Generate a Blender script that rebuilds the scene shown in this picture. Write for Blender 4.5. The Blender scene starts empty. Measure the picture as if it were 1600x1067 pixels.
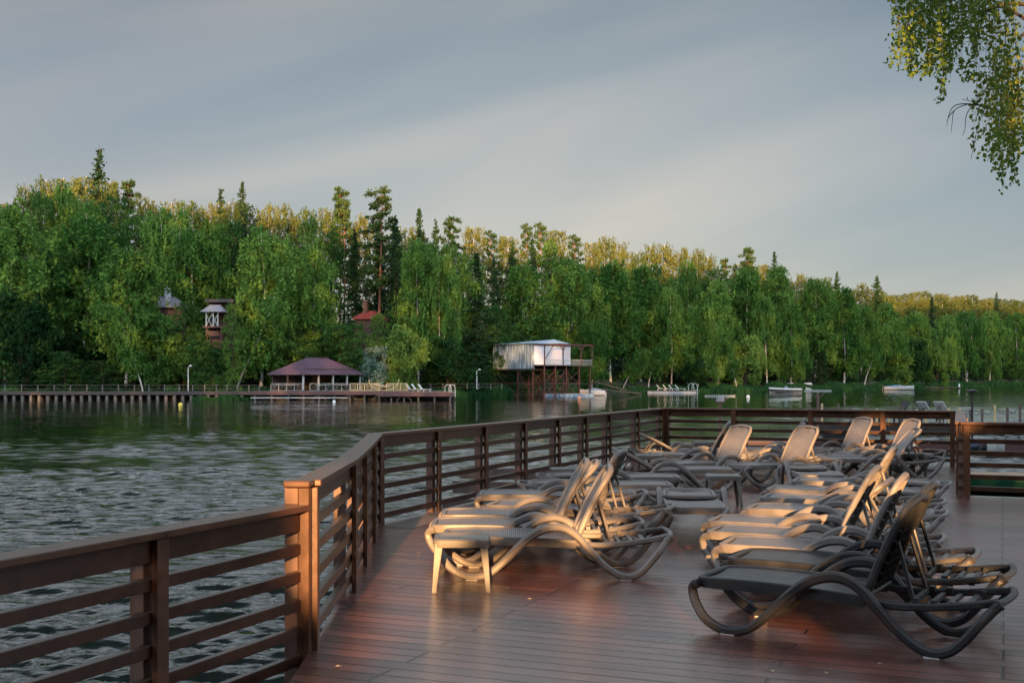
import bpy, math, random
import numpy as np
from mathutils import Vector, Matrix
R = math.radians
sc = bpy.context.scene
COL = sc.collection
# ------------------------------------------------------------------ camera
F = 1850.0; HC = 1.6; HY = 590.0
cam = bpy.data.cameras.new('camera'); co = bpy.data.objects.new('camera', cam); COL.objects.link(co)
co.location = (0, 0, HC); co.rotation_euler = (R(90), 0, 0)
cam.sensor_fit = 'HORIZONTAL'; cam.sensor_width = 36; cam.lens = 36 * F / 1600
cam.shift_y = (HY - 533.5) / 1600
cam.clip_start = 0.1; cam.clip_end = 5000
sc.camera = co
# ------------------------------------------------------------------ sky, sun, exposure
SUN_EL = 10.0; SUN_AZ = 181.0
w = bpy.data.worlds.new('World'); sc.world = w; w.use_nodes = True
nt = w.node_tree; nt.nodes.clear()
def N(nt, t, **kw):
    n = nt.nodes.new(t)
    for k, v in kw.items(): setattr(n, k, v)
    return n
out = N(nt, 'ShaderNodeOutputWorld'); bg = N(nt, 'ShaderNodeBackground')
sky = N(nt, 'ShaderNodeTexSky', sky_type='NISHITA', sun_disc=False)
sky.sun_elevation = R(SUN_EL); sky.sun_rotation = R(SUN_AZ); sky.dust_density = 2.0; sky.ozone_density = 2.0
bg.inputs[1].default_value = 0.05
tc = N(nt, 'ShaderNodeTexCoord')
mp0 = N(nt, 'ShaderNodeMapping'); mp0.inputs['Rotation'].default_value = (0, R(15), 0)
mp = N(nt, 'ShaderNodeMapping'); mp.inputs['Scale'].default_value = (0.9, 0.9, 5.0)
nz = N(nt, 'ShaderNodeTexNoise'); nz.inputs['Scale'].default_value = 1.7; nz.inputs['Detail'].default_value = 5; nz.inputs['Roughness'].default_value = 0.42; nz.inputs['Distortion'].default_value = 0.5
mp.inputs['Location'].default_value = (0.35, 0.2, 0.62)
rp = N(nt, 'ShaderNodeValToRGB')
e = rp.color_ramp.elements
e[0].position = 0.34; e[0].color = (1.60, 2.0, 2.42, 1)
e[1].position = 0.68; e[1].color = (2.85, 2.88, 2.92, 1)
m_ = e.new(0.5); m_.color = (2.2, 2.46, 2.72, 1)
# a pale warm band of cloud low over the wood, greyer overhead
sep = N(nt, 'ShaderNodeSeparateXYZ')
mr = N(nt, 'ShaderNodeMapRange'); mr.inputs[1].default_value = 0.02; mr.inputs[2].default_value = 0.34; mr.inputs[3].default_value = 1.14; mr.inputs[4].default_value = 0.60
mul = N(nt, 'ShaderNodeMix', data_type='RGBA', blend_type='MULTIPLY'); mul.inputs[0].default_value = 1
warm = N(nt, 'ShaderNodeMapRange'); warm.inputs[1].default_value = 0.05; warm.inputs[2].default_value = 0.24; warm.inputs[3].default_value = 1.0; warm.inputs[4].default_value = 0.0
wm = N(nt, 'ShaderNodeMix', data_type='RGBA', blend_type='MULTIPLY'); wm.inputs[7].default_value = (1.18, 1.04, 0.90, 1)
mix = N(nt, 'ShaderNodeMix', data_type='RGBA'); mix.inputs[0].default_value = 0.86
# clearer, brighter evening sky on the sun's side (behind the camera)
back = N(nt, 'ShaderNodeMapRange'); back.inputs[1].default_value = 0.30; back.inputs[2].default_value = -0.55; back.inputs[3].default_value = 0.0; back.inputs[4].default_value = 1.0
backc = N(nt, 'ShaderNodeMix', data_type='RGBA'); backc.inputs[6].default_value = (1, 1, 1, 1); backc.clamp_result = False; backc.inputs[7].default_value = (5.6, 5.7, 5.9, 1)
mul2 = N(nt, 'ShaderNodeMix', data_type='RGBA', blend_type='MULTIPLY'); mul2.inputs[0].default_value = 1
L = nt.links.new
L(tc.outputs['Generated'], mp0.inputs[0]); L(mp0.outputs[0], mp.inputs[0]); L(mp.outputs[0], nz.inputs['Vector']); L(nz.outputs['Fac'], rp.inputs[0])
L(tc.outputs['Generated'], sep.inputs[0]); L(sep.outputs['Z'], mr.inputs[0]); L(sep.outputs['Z'], warm.inputs[0]); L(sep.outputs['Y'], back.inputs[0])
L(rp.outputs[0], wm.inputs[6]); L(warm.outputs[0], wm.inputs[0])
L(wm.outputs[2], mul.inputs[6]); L(mr.outputs[0], mul.inputs[7])
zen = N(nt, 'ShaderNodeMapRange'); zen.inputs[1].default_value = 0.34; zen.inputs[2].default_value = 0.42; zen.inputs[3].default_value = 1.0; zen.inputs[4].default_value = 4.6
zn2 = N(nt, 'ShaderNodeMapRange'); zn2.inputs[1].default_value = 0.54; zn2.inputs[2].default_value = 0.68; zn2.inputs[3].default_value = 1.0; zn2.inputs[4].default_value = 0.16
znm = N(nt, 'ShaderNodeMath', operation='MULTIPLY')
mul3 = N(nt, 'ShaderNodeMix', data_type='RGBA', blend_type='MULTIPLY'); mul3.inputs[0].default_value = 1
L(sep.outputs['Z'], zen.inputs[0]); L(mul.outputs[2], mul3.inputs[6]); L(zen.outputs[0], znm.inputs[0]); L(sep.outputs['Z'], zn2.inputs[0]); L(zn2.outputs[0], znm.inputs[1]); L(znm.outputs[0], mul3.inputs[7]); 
# thin bright cloud low ahead, right of centre
dt = N(nt, 'ShaderNodeVectorMath', operation='DOT_PRODUCT'); dt.inputs[1].default_value = Vector((0.09, 0.98, 0.13)).normalized()
gl = N(nt, 'ShaderNodeMapRange', interpolation_type='SMOOTHSTEP'); gl.inputs[1].default_value = 0.90; gl.inputs[2].default_value = 1.0; gl.inputs[3].default_value = 0.0; gl.inputs[4].default_value = 1.0
gm = N(nt, 'ShaderNodeMix', data_type='RGBA', blend_type='MULTIPLY'); gm.inputs[7].default_value = (1.30, 1.24, 1.13, 1)
gm.clamp_result = False
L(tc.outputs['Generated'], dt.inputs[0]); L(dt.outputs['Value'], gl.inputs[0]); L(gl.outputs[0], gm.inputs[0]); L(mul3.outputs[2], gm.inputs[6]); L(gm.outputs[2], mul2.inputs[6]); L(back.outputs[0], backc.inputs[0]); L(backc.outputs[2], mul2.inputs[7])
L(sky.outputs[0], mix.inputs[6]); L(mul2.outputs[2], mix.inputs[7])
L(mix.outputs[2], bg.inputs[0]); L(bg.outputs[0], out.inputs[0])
sun = bpy.data.lights.new('sun', 'SUN'); so = bpy.data.objects.new('sun', sun); COL.objects.link(so)
sun.energy = 5.0; sun.angle = R(0.5); sun.color = (1.0, 0.52, 0.20)
sd = Vector((math.sin(R(SUN_AZ)) * math.cos(R(SUN_EL)), math.cos(R(SUN_AZ)) * math.cos(R(SUN_EL)), math.sin(R(SUN_EL))))
so.rotation_euler = sd.to_track_quat('Z', 'Y').to_euler()
so.location = sd * 50
sc.view_settings.view_transform = 'Standard'; sc.view_settings.look = 'None'
sc.view_settings.exposure = 1.78; sc.view_settings.gamma = 1
sc.cycles.max_bounces = 6; sc.cycles.transparent_max_bounces = 12
try: sc.cycles.caustics_reflective = False; sc.cycles.caustics_refractive = False
except Exception: pass

rnd = random.Random(7)
def G(px, py, h=0.0):            # ground point seen at a pixel of the photograph
    d = (HC - h) * F / (py - HY); return ((px - 800) * d / F, d)
def X(px, d): return (px - 800) * d / F
def Z(py, d): return HC - (py - HY) * d / F

# ------------------------------------------------------------------ materials
MATS = {}
def mat(name, col, rough=0.6, var=0.0, scale=5.0, bump=0.0, bscale=40.0, metal=0.0, spec=0.5, stretch=(1,1,1), coat=0.0, obj=False):
    if name in MATS: return MATS[name]
    m = bpy.data.materials.new(name); m.use_nodes = True; t = m.node_tree; b = t.nodes['Principled BSDF']
    b.inputs['Base Color'].default_value = (*col, 1); b.inputs['Roughness'].default_value = rough; b.inputs['Metallic'].default_value = metal
    b.inputs['Specular IOR Level'].default_value = spec; b.inputs['Coat Weight'].default_value = coat
    c = N(t, 'ShaderNodeTexCoord'); mp = N(t, 'ShaderNodeMapping'); mp.inputs['Scale'].default_value = stretch
    t.links.new(c.outputs['Object'], mp.inputs[0])
    if var:
        n = N(t, 'ShaderNodeTexNoise'); n.inputs['Scale'].default_value = scale; n.inputs['Detail'].default_value = 6; n.inputs['Roughness'].default_value = .65
        t.links.new(mp.outputs[0], n.inputs['Vector'])
        r = N(t, 'ShaderNodeValToRGB'); e = r.color_ramp.elements
        e[0].position = .3; e[1].position = .7
        e[0].color = (*[max(0, x * (1 - var)) for x in col], 1); e[1].color = (*[min(1, x * (1 + var)) for x in col], 1)
        t.links.new(n.outputs['Fac'], r.inputs[0]); t.links.new(r.outputs[0], b.inputs['Base Color'])
        q = N(t, 'ShaderNodeMapRange'); q.inputs[3].default_value = max(.04, rough - .12); q.inputs[4].default_value = min(1, rough + .12)
        t.links.new(n.outputs['Fac'], q.inputs[0]); t.links.new(q.outputs[0], b.inputs['Roughness'])
    if bump:
        n2 = N(t, 'ShaderNodeTexNoise'); n2.inputs['Scale'].default_value = bscale; n2.inputs['Detail'].default_value = 5
        t.links.new(mp.outputs[0], n2.inputs['Vector'])
        bp = N(t, 'ShaderNodeBump'); bp.inputs['Strength'].default_value = bump; bp.inputs['Distance'].default_value = .01
        t.links.new(n2.outputs['Fac'], bp.inputs['Height']); t.links.new(bp.outputs[0], b.inputs['Normal'])
    MATS[name] = m; return m

def wood_mat(name, col, rough=.42, k=(1,1,1)):
    return mat(name, col, rough, var=.38, scale=6, bump=.05, bscale=70, stretch=k)
M_rail = wood_mat('stained_wood', (.088, .040, .023), .32, (1.5, 1.5, 1.5))
M_slat = wood_mat('slat_wood', (.045, .020, .012), .32, (1.5, 1.5, 1.5))
M_post = wood_mat('post_wood', (.16, .095, .075), .6, (2, 2, .6))
M_fardk = wood_mat('old_plank_wood', (.12, .085, .075), .8)

def deck_material(name, ang, col=(.135, .054, .044)):
    m = bpy.data.materials.new(name); m.use_nodes = True; t = m.node_tree; b = t.nodes['Principled BSDF']; K = t.links.new
    c = N(t, 'ShaderNodeTexCoord'); mp = N(t, 'ShaderNodeMapping'); mp.inputs['Rotation'].default_value = (0, 0, R(ang))
    K(c.outputs['Object'], mp.inputs[0])
    br = N(t, 'ShaderNodeTexBrick'); br.offset = .37; br.offset_frequency = 3
    br.inputs['Scale'].default_value = 1; br.inputs['Brick Width'].default_value = 3.1; br.inputs['Row Height'].default_value = .148
    br.inputs['Mortar Size'].default_value = .011; br.inputs['Mortar Smooth'].default_value = .5; br.inputs['Bias'].default_value = 0
    br.inputs['Color1'].default_value = (0, 0, 0, 1); br.inputs['Color2'].default_value = (1, 1, 1, 1); br.inputs['Mortar'].default_value = (.5, .5, .5, 1)
    K(mp.outputs[0], br.inputs['Vector'])
    # grain along the board
    mg = N(t, 'ShaderNodeMapping'); mg.inputs['Scale'].default_value = (.9, 26, 1); K(mp.outputs[0], mg.inputs[0])
    ng = N(t, 'ShaderNodeTexNoise'); ng.inputs['Scale'].default_value = 2.2; ng.inputs['Detail'].default_value = 7; ng.inputs['Roughness'].default_value = .7
    K(mg.outputs[0], ng.inputs['Vector'])
    nb = N(t, 'ShaderNodeTexNoise'); nb.inputs['Scale'].default_value = .55; nb.inputs['Detail'].default_value = 4; K(c.outputs['Object'], nb.inputs['Vector'])
    ad = N(t, 'ShaderNodeMath', operation='MULTIPLY_ADD'); ad.inputs[1].default_value = .35; K(br.outputs['Color'], ad.inputs[0])
    sc_ = N(t, 'ShaderNodeMath', operation='MULTIPLY_ADD'); sc_.inputs[1].default_value = .65; sc_.inputs[2].default_value = .0
    K(ng.outputs['Fac'], sc_.inputs[0]); K(sc_.outputs[0], ad.inputs[2])
    r = N(t, 'ShaderNodeValToRGB'); e = r.color_ramp.elements
    e[0].position = .22; e[0].color = (*[x * .42 for x in col], 1); e[1].position = .78; e[1].color = (*[x * 1.65 for x in col], 1)
    K(ad.outputs[0], r.inputs[0])
    # the gaps between boards
    mx = N(t, 'ShaderNodeMix', data_type='RGBA'); mx.inputs[7].default_value = (.012, .009, .009, 1)
    K(br.outputs['Fac'], mx.inputs[0]); K(r.outputs[0], mx.inputs[6]); K(mx.outputs[2], b.inputs['Base Color'])
    q = N(t, 'ShaderNodeMapRange'); q.inputs[1].default_value = .3; q.inputs[2].default_value = .7; q.inputs[3].default_value = .12; q.inputs[4].default_value = .30
    K(nb.outputs['Fac'], q.inputs[0])
    q2 = N(t, 'ShaderNodeMath', operation='MULTIPLY_ADD'); q2.inputs[1].default_value = .22; K(ng.outputs['Fac'], q2.inputs[0]); K(q.outputs[0], q2.inputs[2])
    K(q2.outputs[0], b.inputs['Roughness'])
    # fine grooves
    wv = N(t, 'ShaderNodeTexWave', wave_type='BANDS', bands_direction='Y'); wv.inputs['Scale'].default_value = 13.5; wv.inputs['Distortion'].default_value = .6; K(mp.outputs[0], wv.inputs['Vector'])
    h1 = N(t, 'ShaderNodeMath', operation='MULTIPLY_ADD'); h1.inputs[1].default_value = -3.0; K(br.outputs['Fac'], h1.inputs[0])
    h2 = N(t, 'ShaderNodeMath', operation='MULTIPLY_ADD'); h2.inputs[1].default_value = .9; K(ng.outputs['Fac'], h2.inputs[0])
    h3 = N(t, 'ShaderNodeMath', operation='MULTIPLY'); h3.inputs[1].default_value = .30; K(wv.outputs['Fac'], h3.inputs[0]); K(h3.outputs[0], h2.inputs[2]); K(h2.outputs[0], h1.inputs[2])
    h4 = N(t, 'ShaderNodeMath', operation='MULTIPLY_ADD'); h4.inputs[1].default_value = .8; K(br.outputs['Color'], h4.inputs[0]); K(h1.outputs[0], h4.inputs[2])
    bp = N(t, 'ShaderNodeBump'); bp.inputs['Strength'].default_value = .7; bp.inputs['Distance'].default_value = .0040
    K(h4.outputs[0], bp.inputs['Height']); K(bp.outputs[0], b.inputs['Normal'])
    b.inputs['Specular IOR Level'].default_value = .8; b.inputs['Coat Weight'].default_value = .6; b.inputs['Coat Roughness'].default_value = .12; K(bp.outputs[0], b.inputs['Coat Normal'])
    return m
M_deck = deck_material('deck_boards', 22.5)
M_deck2 = deck_material('pontoon_boards', 22.5, (.15, .11, .095))

def plastic(name, col, ribs=False, axis='X', pitch=.017):
    m = bpy.data.materials.new(name); m.use_nodes = True; t = m.node_tree; b = t.nodes['Principled BSDF']; K = t.links.new
    c = N(t, 'ShaderNodeTexCoord')
    n = N(t, 'ShaderNodeTexNoise'); n.inputs['Scale'].default_value = 9; n.inputs['Detail'].default_value = 6; K(c.outputs['Object'], n.inputs['Vector'])
    oi = N(t, 'ShaderNodeObjectInfo')
    r = N(t, 'ShaderNodeValToRGB'); e = r.color_ramp.elements; e[0].position = .3; e[1].position = .72
    e[0].color = (*[x * .84 for x in col], 1); e[1].color = (*[x * 1.12 for x in col], 1)
    K(n.outputs['Fac'], r.inputs[0]); last = r.outputs[0]
    b.inputs['Roughness'].default_value = .42
    q = N(t, 'ShaderNodeMapRange'); q.inputs[3].default_value = .3; q.inputs[4].default_value = .55; K(n.outputs['Fac'], q.inputs[0]); K(q.outputs[0], b.inputs['Roughness'])
    n3 = N(t, 'ShaderNodeTexNoise'); n3.inputs['Scale'].default_value = 160; K(c.outputs['Object'], n3.inputs['Vector'])
    hgt = n3.outputs['Fac']
    if ribs:
        wv = N(t, 'ShaderNodeTexWave', wave_type='BANDS', bands_direction=axis); wv.inputs['Scale'].default_value = 6.283/20/pitch*1.0; K(c.outputs['Object'], wv.inputs['Vector'])
        rr = N(t, 'ShaderNodeMapRange'); rr.inputs[1].default_value = .25; rr.inputs[2].default_value = .5; K(wv.outputs['Fac'], rr.inputs[0])
        mx = N(t, 'ShaderNodeMix', data_type='RGBA'); mx.inputs[6].default_value = (*[x * .18 for x in col], 1); K(rr.outputs[0], mx.inputs[0]); K(last, mx.inputs[7]); last = mx.outputs[2]
        a = N(t, 'ShaderNodeMath', operation='MULTIPLY_ADD'); a.inputs[1].default_value = 3; K(rr.outputs[0], a.inputs[0]); K(hgt, a.inputs[2]); hgt = a.outputs[0]
    K(last, b.inputs['Base Color'])
    bp = N(t, 'ShaderNodeBump'); bp.inputs['Strength'].default_value = .4; bp.inputs['Distance'].default_value = .0015
    K(hgt, bp.inputs['Height']); K(bp.outputs[0], b.inputs['Normal'])
    return m
P_taupe = plastic('taupe_resin', (.190, .175, .166)); P_taupe_r = plastic('taupe_resin_ribbed', (.25, .233, .23), True)
P_char = plastic('charcoal_resin', (.022, .024, .028)); P_char_r = plastic('charcoal_resin_ribbed', (.040, .044, .052), True)
P_grey = plastic('grey_resin', (.16, .155, .145)); P_pad = plastic('white_pad', (.6, .6, .58))
P_white = plastic('white_resin', (.75, .75, .74))

def leaf_mat(name, c1, c2, trans=.35, gold=None):
    m = bpy.data.materials.new(name); m.use_nodes = True; t = m.node_tree; t.nodes.clear(); K = t.links.new
    o = N(t, 'ShaderNodeOutputMaterial'); g = N(t, 'ShaderNodeNewGeometry'); oi = N(t, 'ShaderNodeObjectInfo'); c = N(t, 'ShaderNodeTexCoord')
    n = N(t, 'ShaderNodeTexNoise'); n.inputs['Scale'].default_value = .55; n.inputs['Detail'].default_value = 3; K(c.outputs['Object'], n.inputs['Vector'])
    a = N(t, 'ShaderNodeMath', operation='MULTIPLY_ADD'); a.inputs[1].default_value = .45; K(g.outputs['Random Per Island'], a.inputs[0])
    n2 = N(t, 'ShaderNodeMath', operation='MULTIPLY_ADD'); n2.inputs[1].default_value = .9; n2.inputs[2].default_value = -.25; K(n.outputs['Fac'], n2.inputs[0]); K(n2.outputs[0], a.inputs[2])
    a2 = N(t, 'ShaderNodeMath', operation='MULTIPLY_ADD'); a2.inputs[1].default_value = .45; K(oi.outputs['Random'], a2.inputs[0]); 
    sb = N(t, 'ShaderNodeMath', operation='SUBTRACT'); sb.inputs[1].default_value = .2; K(a.outputs[0], sb.inputs[0]); K(sb.outputs[0], a2.inputs[2])
    r = N(t, 'ShaderNodeValToRGB'); e = r.color_ramp.elements; e[0].color = (*c1, 1); e[1].color = (*c2, 1); e[0].position = .1; e[1].position = .85
    if gold: q = e.new(1.0); q.color = (*gold, 1)
    K(a2.outputs[0], r.inputs[0])
    d = N(t, 'ShaderNodeBsdfDiffuse'); tr = N(t, 'ShaderNodeBsdfTranslucent'); mx = N(t, 'ShaderNodeMixShader'); mx.inputs[0].default_value = trans
    K(r.outputs[0], d.inputs[0]); K(r.outputs[0], tr.inputs[0]); K(d.outputs[0], mx.inputs[1]); K(tr.outputs[0], mx.inputs[2])
    K(mx.outputs[0], o.inputs[0]); return m
LF_birch = leaf_mat('birch_leaves', (.036, .115, .026), (.165, .30, .062))
LF_crest = leaf_mat('sunlit_birch_leaves', (.055, .10, .024), (.18, .19, .048))  # yellower birch green: golden evening light mixed into the colour
LF_mid = leaf_mat('broad_leaves', (.026, .085, .024), (.11, .22, .048))
LF_dark = leaf_mat('shade_leaves', (.010, .035, .014), (.040, .10, .028))  # dark bushes' green, also painting in the shade under the wood
LF_spruce = leaf_mat('spruce_needles', (.012, .036, .018), (.035, .080, .030), .15)
LF_pine = leaf_mat('pine_needles', (.022, .060, .022), (.075, .12, .035), .2)
LF_willow = leaf_mat('willow_leaves', (.075, .16, .03), (.19, .30, .07))
LF_silver = leaf_mat('silver_leaves', (.12, .20, .15), (.28, .38, .30))
LF_near = leaf_mat('near_birch_leaves', (.10, .19, .035), (.34, .38, .09), .5, (.36, .30, .07))
LF_reed = leaf_mat('reed_blades', (.018, .065, .026), (.050, .125, .040))
M_bark = mat('white_bark', (.50, .47, .42), .8, var=.75, scale=2.0, stretch=(1, 1, 2.5))
M_barkp = mat('pine_bark', (.22, .09, .05), .9, var=.4, scale=3)
M_barkd = mat('dark_bark', (.06, .045, .035), .9, var=.4, scale=3)

# ------------------------------------------------------------------ mesh helpers
def tag(o, label=None, cat=None, group=None, kind=None):
    if label: o['label'] = label
    if cat: o['category'] = cat
    if group: o['group'] = group
    if kind: o['kind'] = kind
    return o
def empty(name, loc=(0, 0, 0), rz=0, label=None, cat=None, group=None):
    o = bpy.data.objects.new(name, None); COL.objects.link(o); o.location = loc; o.rotation_euler = (0, 0, rz); o.empty_display_size = .2
    return tag(o, label, cat, group)
def copy_tree(o, parent=None):
    c = o.copy(); COL.objects.link(c)
    if parent: c.parent = parent
    for ch in [k for k in o.children]: copy_tree(ch, c)
    return c
class MB:
    def __init__(s): s.v = []; s.f = []
    def add(s, vs, fs):
        k = len(s.v); s.v += [tuple(v) for v in vs]; s.f += [tuple(i + k for i in f) for f in fs]; return s
    def box(s, x0, x1, y0, y1, z0, z1):
        return s.add([(x0,y0,z0),(x1,y0,z0),(x1,y1,z0),(x0,y1,z0),(x0,y0,z1),(x1,y0,z1),(x1,y1,z1),(x0,y1,z1)],
                     [(0,3,2,1),(4,5,6,7),(0,1,5,4),(1,2,6,5),(2,3,7,6),(3,0,4,7)])
    def beam(s, a, b, w, h, up=(0, 0, 1)):
        a = Vector(a); b = Vector(b); d = (b - a).normalized(); up = Vector(up)
        if abs(d.dot(up)) > .99: up = Vector((0, 1, 0))
        sx = d.cross(up).normalized() * (w / 2); uz = sx.cross(d).normalized() * (h / 2)
        return s.add([a-sx-uz, a+sx-uz, a+sx+uz, a-sx+uz, b-sx-uz, b+sx-uz, b+sx+uz, b-sx+uz],
                     [(0,1,2,3),(7,6,5,4),(0,4,5,1),(1,5,6,2),(2,6,7,3),(3,7,4,0)])
    def tube(s, pts, r, n=8, r2=None, cap=True):
        pts = [Vector(p) for p in pts]; m = len(pts); k = len(s.v); prev = None
        for i, p in enumerate(pts):
            d = (pts[min(i+1, m-1)] - pts[max(i-1, 0)]).normalized()
            if prev is None: u = Vector((0, 0, 1)) if abs(d.z) < .9 else Vector((1, 0, 0)); prev = d.cross(u).normalized()
            sx = (prev - d * prev.dot(d)).normalized(); prev = sx; sy = d.cross(sx)
            rr = r if r2 is None else r + (r2 - r) * i / (m - 1)
            if isinstance(r, (list, tuple)): rr = r[i]
            for j in range(n):
                a = 2 * math.pi * j / n; s.v.append(tuple(p + sx * math.cos(a) * rr + sy * math.sin(a) * rr))
        for i in range(m-1):
            for j in range(n):
                s.f.append((k+i*n+j, k+i*n+(j+1) % n, k+(i+1)*n+(j+1) % n, k+(i+1)*n+j))
        if cap: s.f.append(tuple(k+j for j in reversed(range(n)))); s.f.append(tuple(k+(m-1)*n+j for j in range(n)))
        return s
    def sweep(s, pts, side, w, t, closed=False, rnd_=.28):
        """rounded-rectangle section: w along `side`, t across the path in the plane normal to side"""
        pts = [Vector(p) for p in pts]; m = len(pts); k = len(s.v); side = Vector(side).normalized()
        c = rnd_ * min(w, t) if not isinstance(t, (list, tuple)) else rnd_ * min(w, min(t))
        for i, p in enumerate(pts):
            if closed: d = (pts[(i+1) % m] - pts[(i-1) % m]).normalized()
            else: d = (pts[min(i+1, m-1)] - pts[max(i-1, 0)]).normalized()
            nn = side.cross(d).normalized()
            tt = t[i] if isinstance(t, (list, tuple)) else t
            a, b = w / 2, tt / 2
            for (q, r_) in ((a-c, b), (a, b-c), (a, -b+c), (a-c, -b), (-a+c, -b), (-a, -b+c), (-a, b-c), (-a+c, b)):
                s.v.append(tuple(p + side * q + nn * r_))
        M = m if closed else m-1
        for i in range(M):
            i2 = (i+1) % m
            for j in range(8):
                s.f.append((k+i*8+j, k+i2*8+j, k+i2*8+(j+1) % 8, k+i*8+(j+1) % 8))
        if not closed: s.f.append(tuple(k+j for j in range(8))); s.f.append(tuple(k+(m-1)*8+j for j in reversed(range(8))))
        return s
    def grid(s, fn, nu, nv):
        k = len(s.v)
        for i in range(nu+1):
            for j in range(nv+1): s.v.append(tuple(fn(i / nu, j / nv)))
        for i in range(nu):
            for j in range(nv):
                a = k + i*(nv+1) + j; s.f.append((a, a+nv+1, a+nv+2, a+1))
        return s
    def lathe(s, prof, c=(0, 0, 0), n=16):
        k = len(s.v)
        for (r, z) in prof:
            for j in range(n):
                a = 2*math.pi*j/n; s.v.append((c[0]+r*math.cos(a), c[1]+r*math.sin(a), c[2]+z))
        for i in range(len(prof)-1):
            for j in range(n): s.f.append((k+i*n+j, k+i*n+(j+1) % n, k+(i+1)*n+(j+1) % n, k+(i+1)*n+j))
        s.f.append(tuple(k+j for j in reversed(range(n)))); s.f.append(tuple(k+(len(prof)-1)*n+j for j in range(n)))
        return s
    def build(s, name, m, parent=None, smooth=False, bevel=0, loc=None, label=None):
        me = bpy.data.meshes.new(name); me.from_pydata(s.v, [], s.f); me.materials.append(m); me.update()
        o = bpy.data.objects.new(name, me); COL.objects.link(o)
        if parent: o.parent = parent
        if smooth:
            me.shade_smooth()
            try: me.set_sharp_from_angle(angle=R(42))
            except Exception: pass
        if bevel:
            b = o.modifiers.new('bevel', 'BEVEL'); b.width = bevel; b.segments = 2; b.limit_method = 'ANGLE'; b.angle_limit = R(40)
        if loc is not None: o.location = loc
        if label: o['label'] = label
        return o
def spline(pts, n=6):
    pts = [Vector(p) for p in pts]; o = []
    for i in range(len(pts)-1):
        p0 = pts[max(i-1, 0)]; p1 = pts[i]; p2 = pts[i+1]; p3 = pts[min(i+2, len(pts)-1)]
        for k in range(n):
            t = k / n
            o.append(.5*((2*p1) + (p2-p0)*t + (2*p0-5*p1+4*p2-p3)*t*t + (3*p1-p0-3*p2+p3)*t**3))
    o.append(pts[-1]); return o

# ------------------------------------------------------------------ shoreline and terrain
SH = [(-3500, 165), (-1500, 152), (0, 150), (400, 150), (700, 156), (790, 180), (900, 195), (1000, 218), (1100, 226), (1250, 236), (1350, 256), (1430, 300), (1520, 350), (1600, 388), (1800, 450), (2600, 560), (4500, 700)]
def D(px): return float(np.interp(px, [a for a, b in SH], [b for a, b in SH]))
WZ = -1.2
def terr(px, r):
    k = 1 + max(0, min(1, (px - 1300) / 400)) * .9
    return float(np.interp(r, [-8, 0, 2, 8, 20, 50, 90, 160, 420], [-3.2, -1.3, -.75, -.2, 1.2, 7.5 * k, 13 * k, 17 * k, 20 * k]))
def land():
    pxs = np.concatenate([np.arange(-3500, -200, 150), np.arange(-200, 1900, 20), np.arange(1900, 4501, 150)])
    rs = [-8, -3, 0, 1, 2, 4, 8, 13, 20, 28, 38, 50, 68, 90, 130, 200, 420]
    b = MB(); rr = random.Random(3)
    for px in pxs:
        for r in rs:
            d = D(px) + r + (rr.uniform(-.5, .5) if 0 <= r < 3 else 0); h = terr(px, r) + (rr.uniform(-.5, .5) if r > 6 else 0)
            b.v.append(((px - 800) * d / F, d, h))
    n = len(rs)
    for i in range(len(pxs)-1):
        for j in range(n-1): b.f.append((i*n+j, (i+1)*n+j, (i+1)*n+j+1, i*n+j+1))
    o = b.build('far_shore_ground', mat('forest_floor', (.030, .042, .020), .95, var=.5, scale=.4), smooth=True); tag(o, kind='structure')
land()
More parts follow.
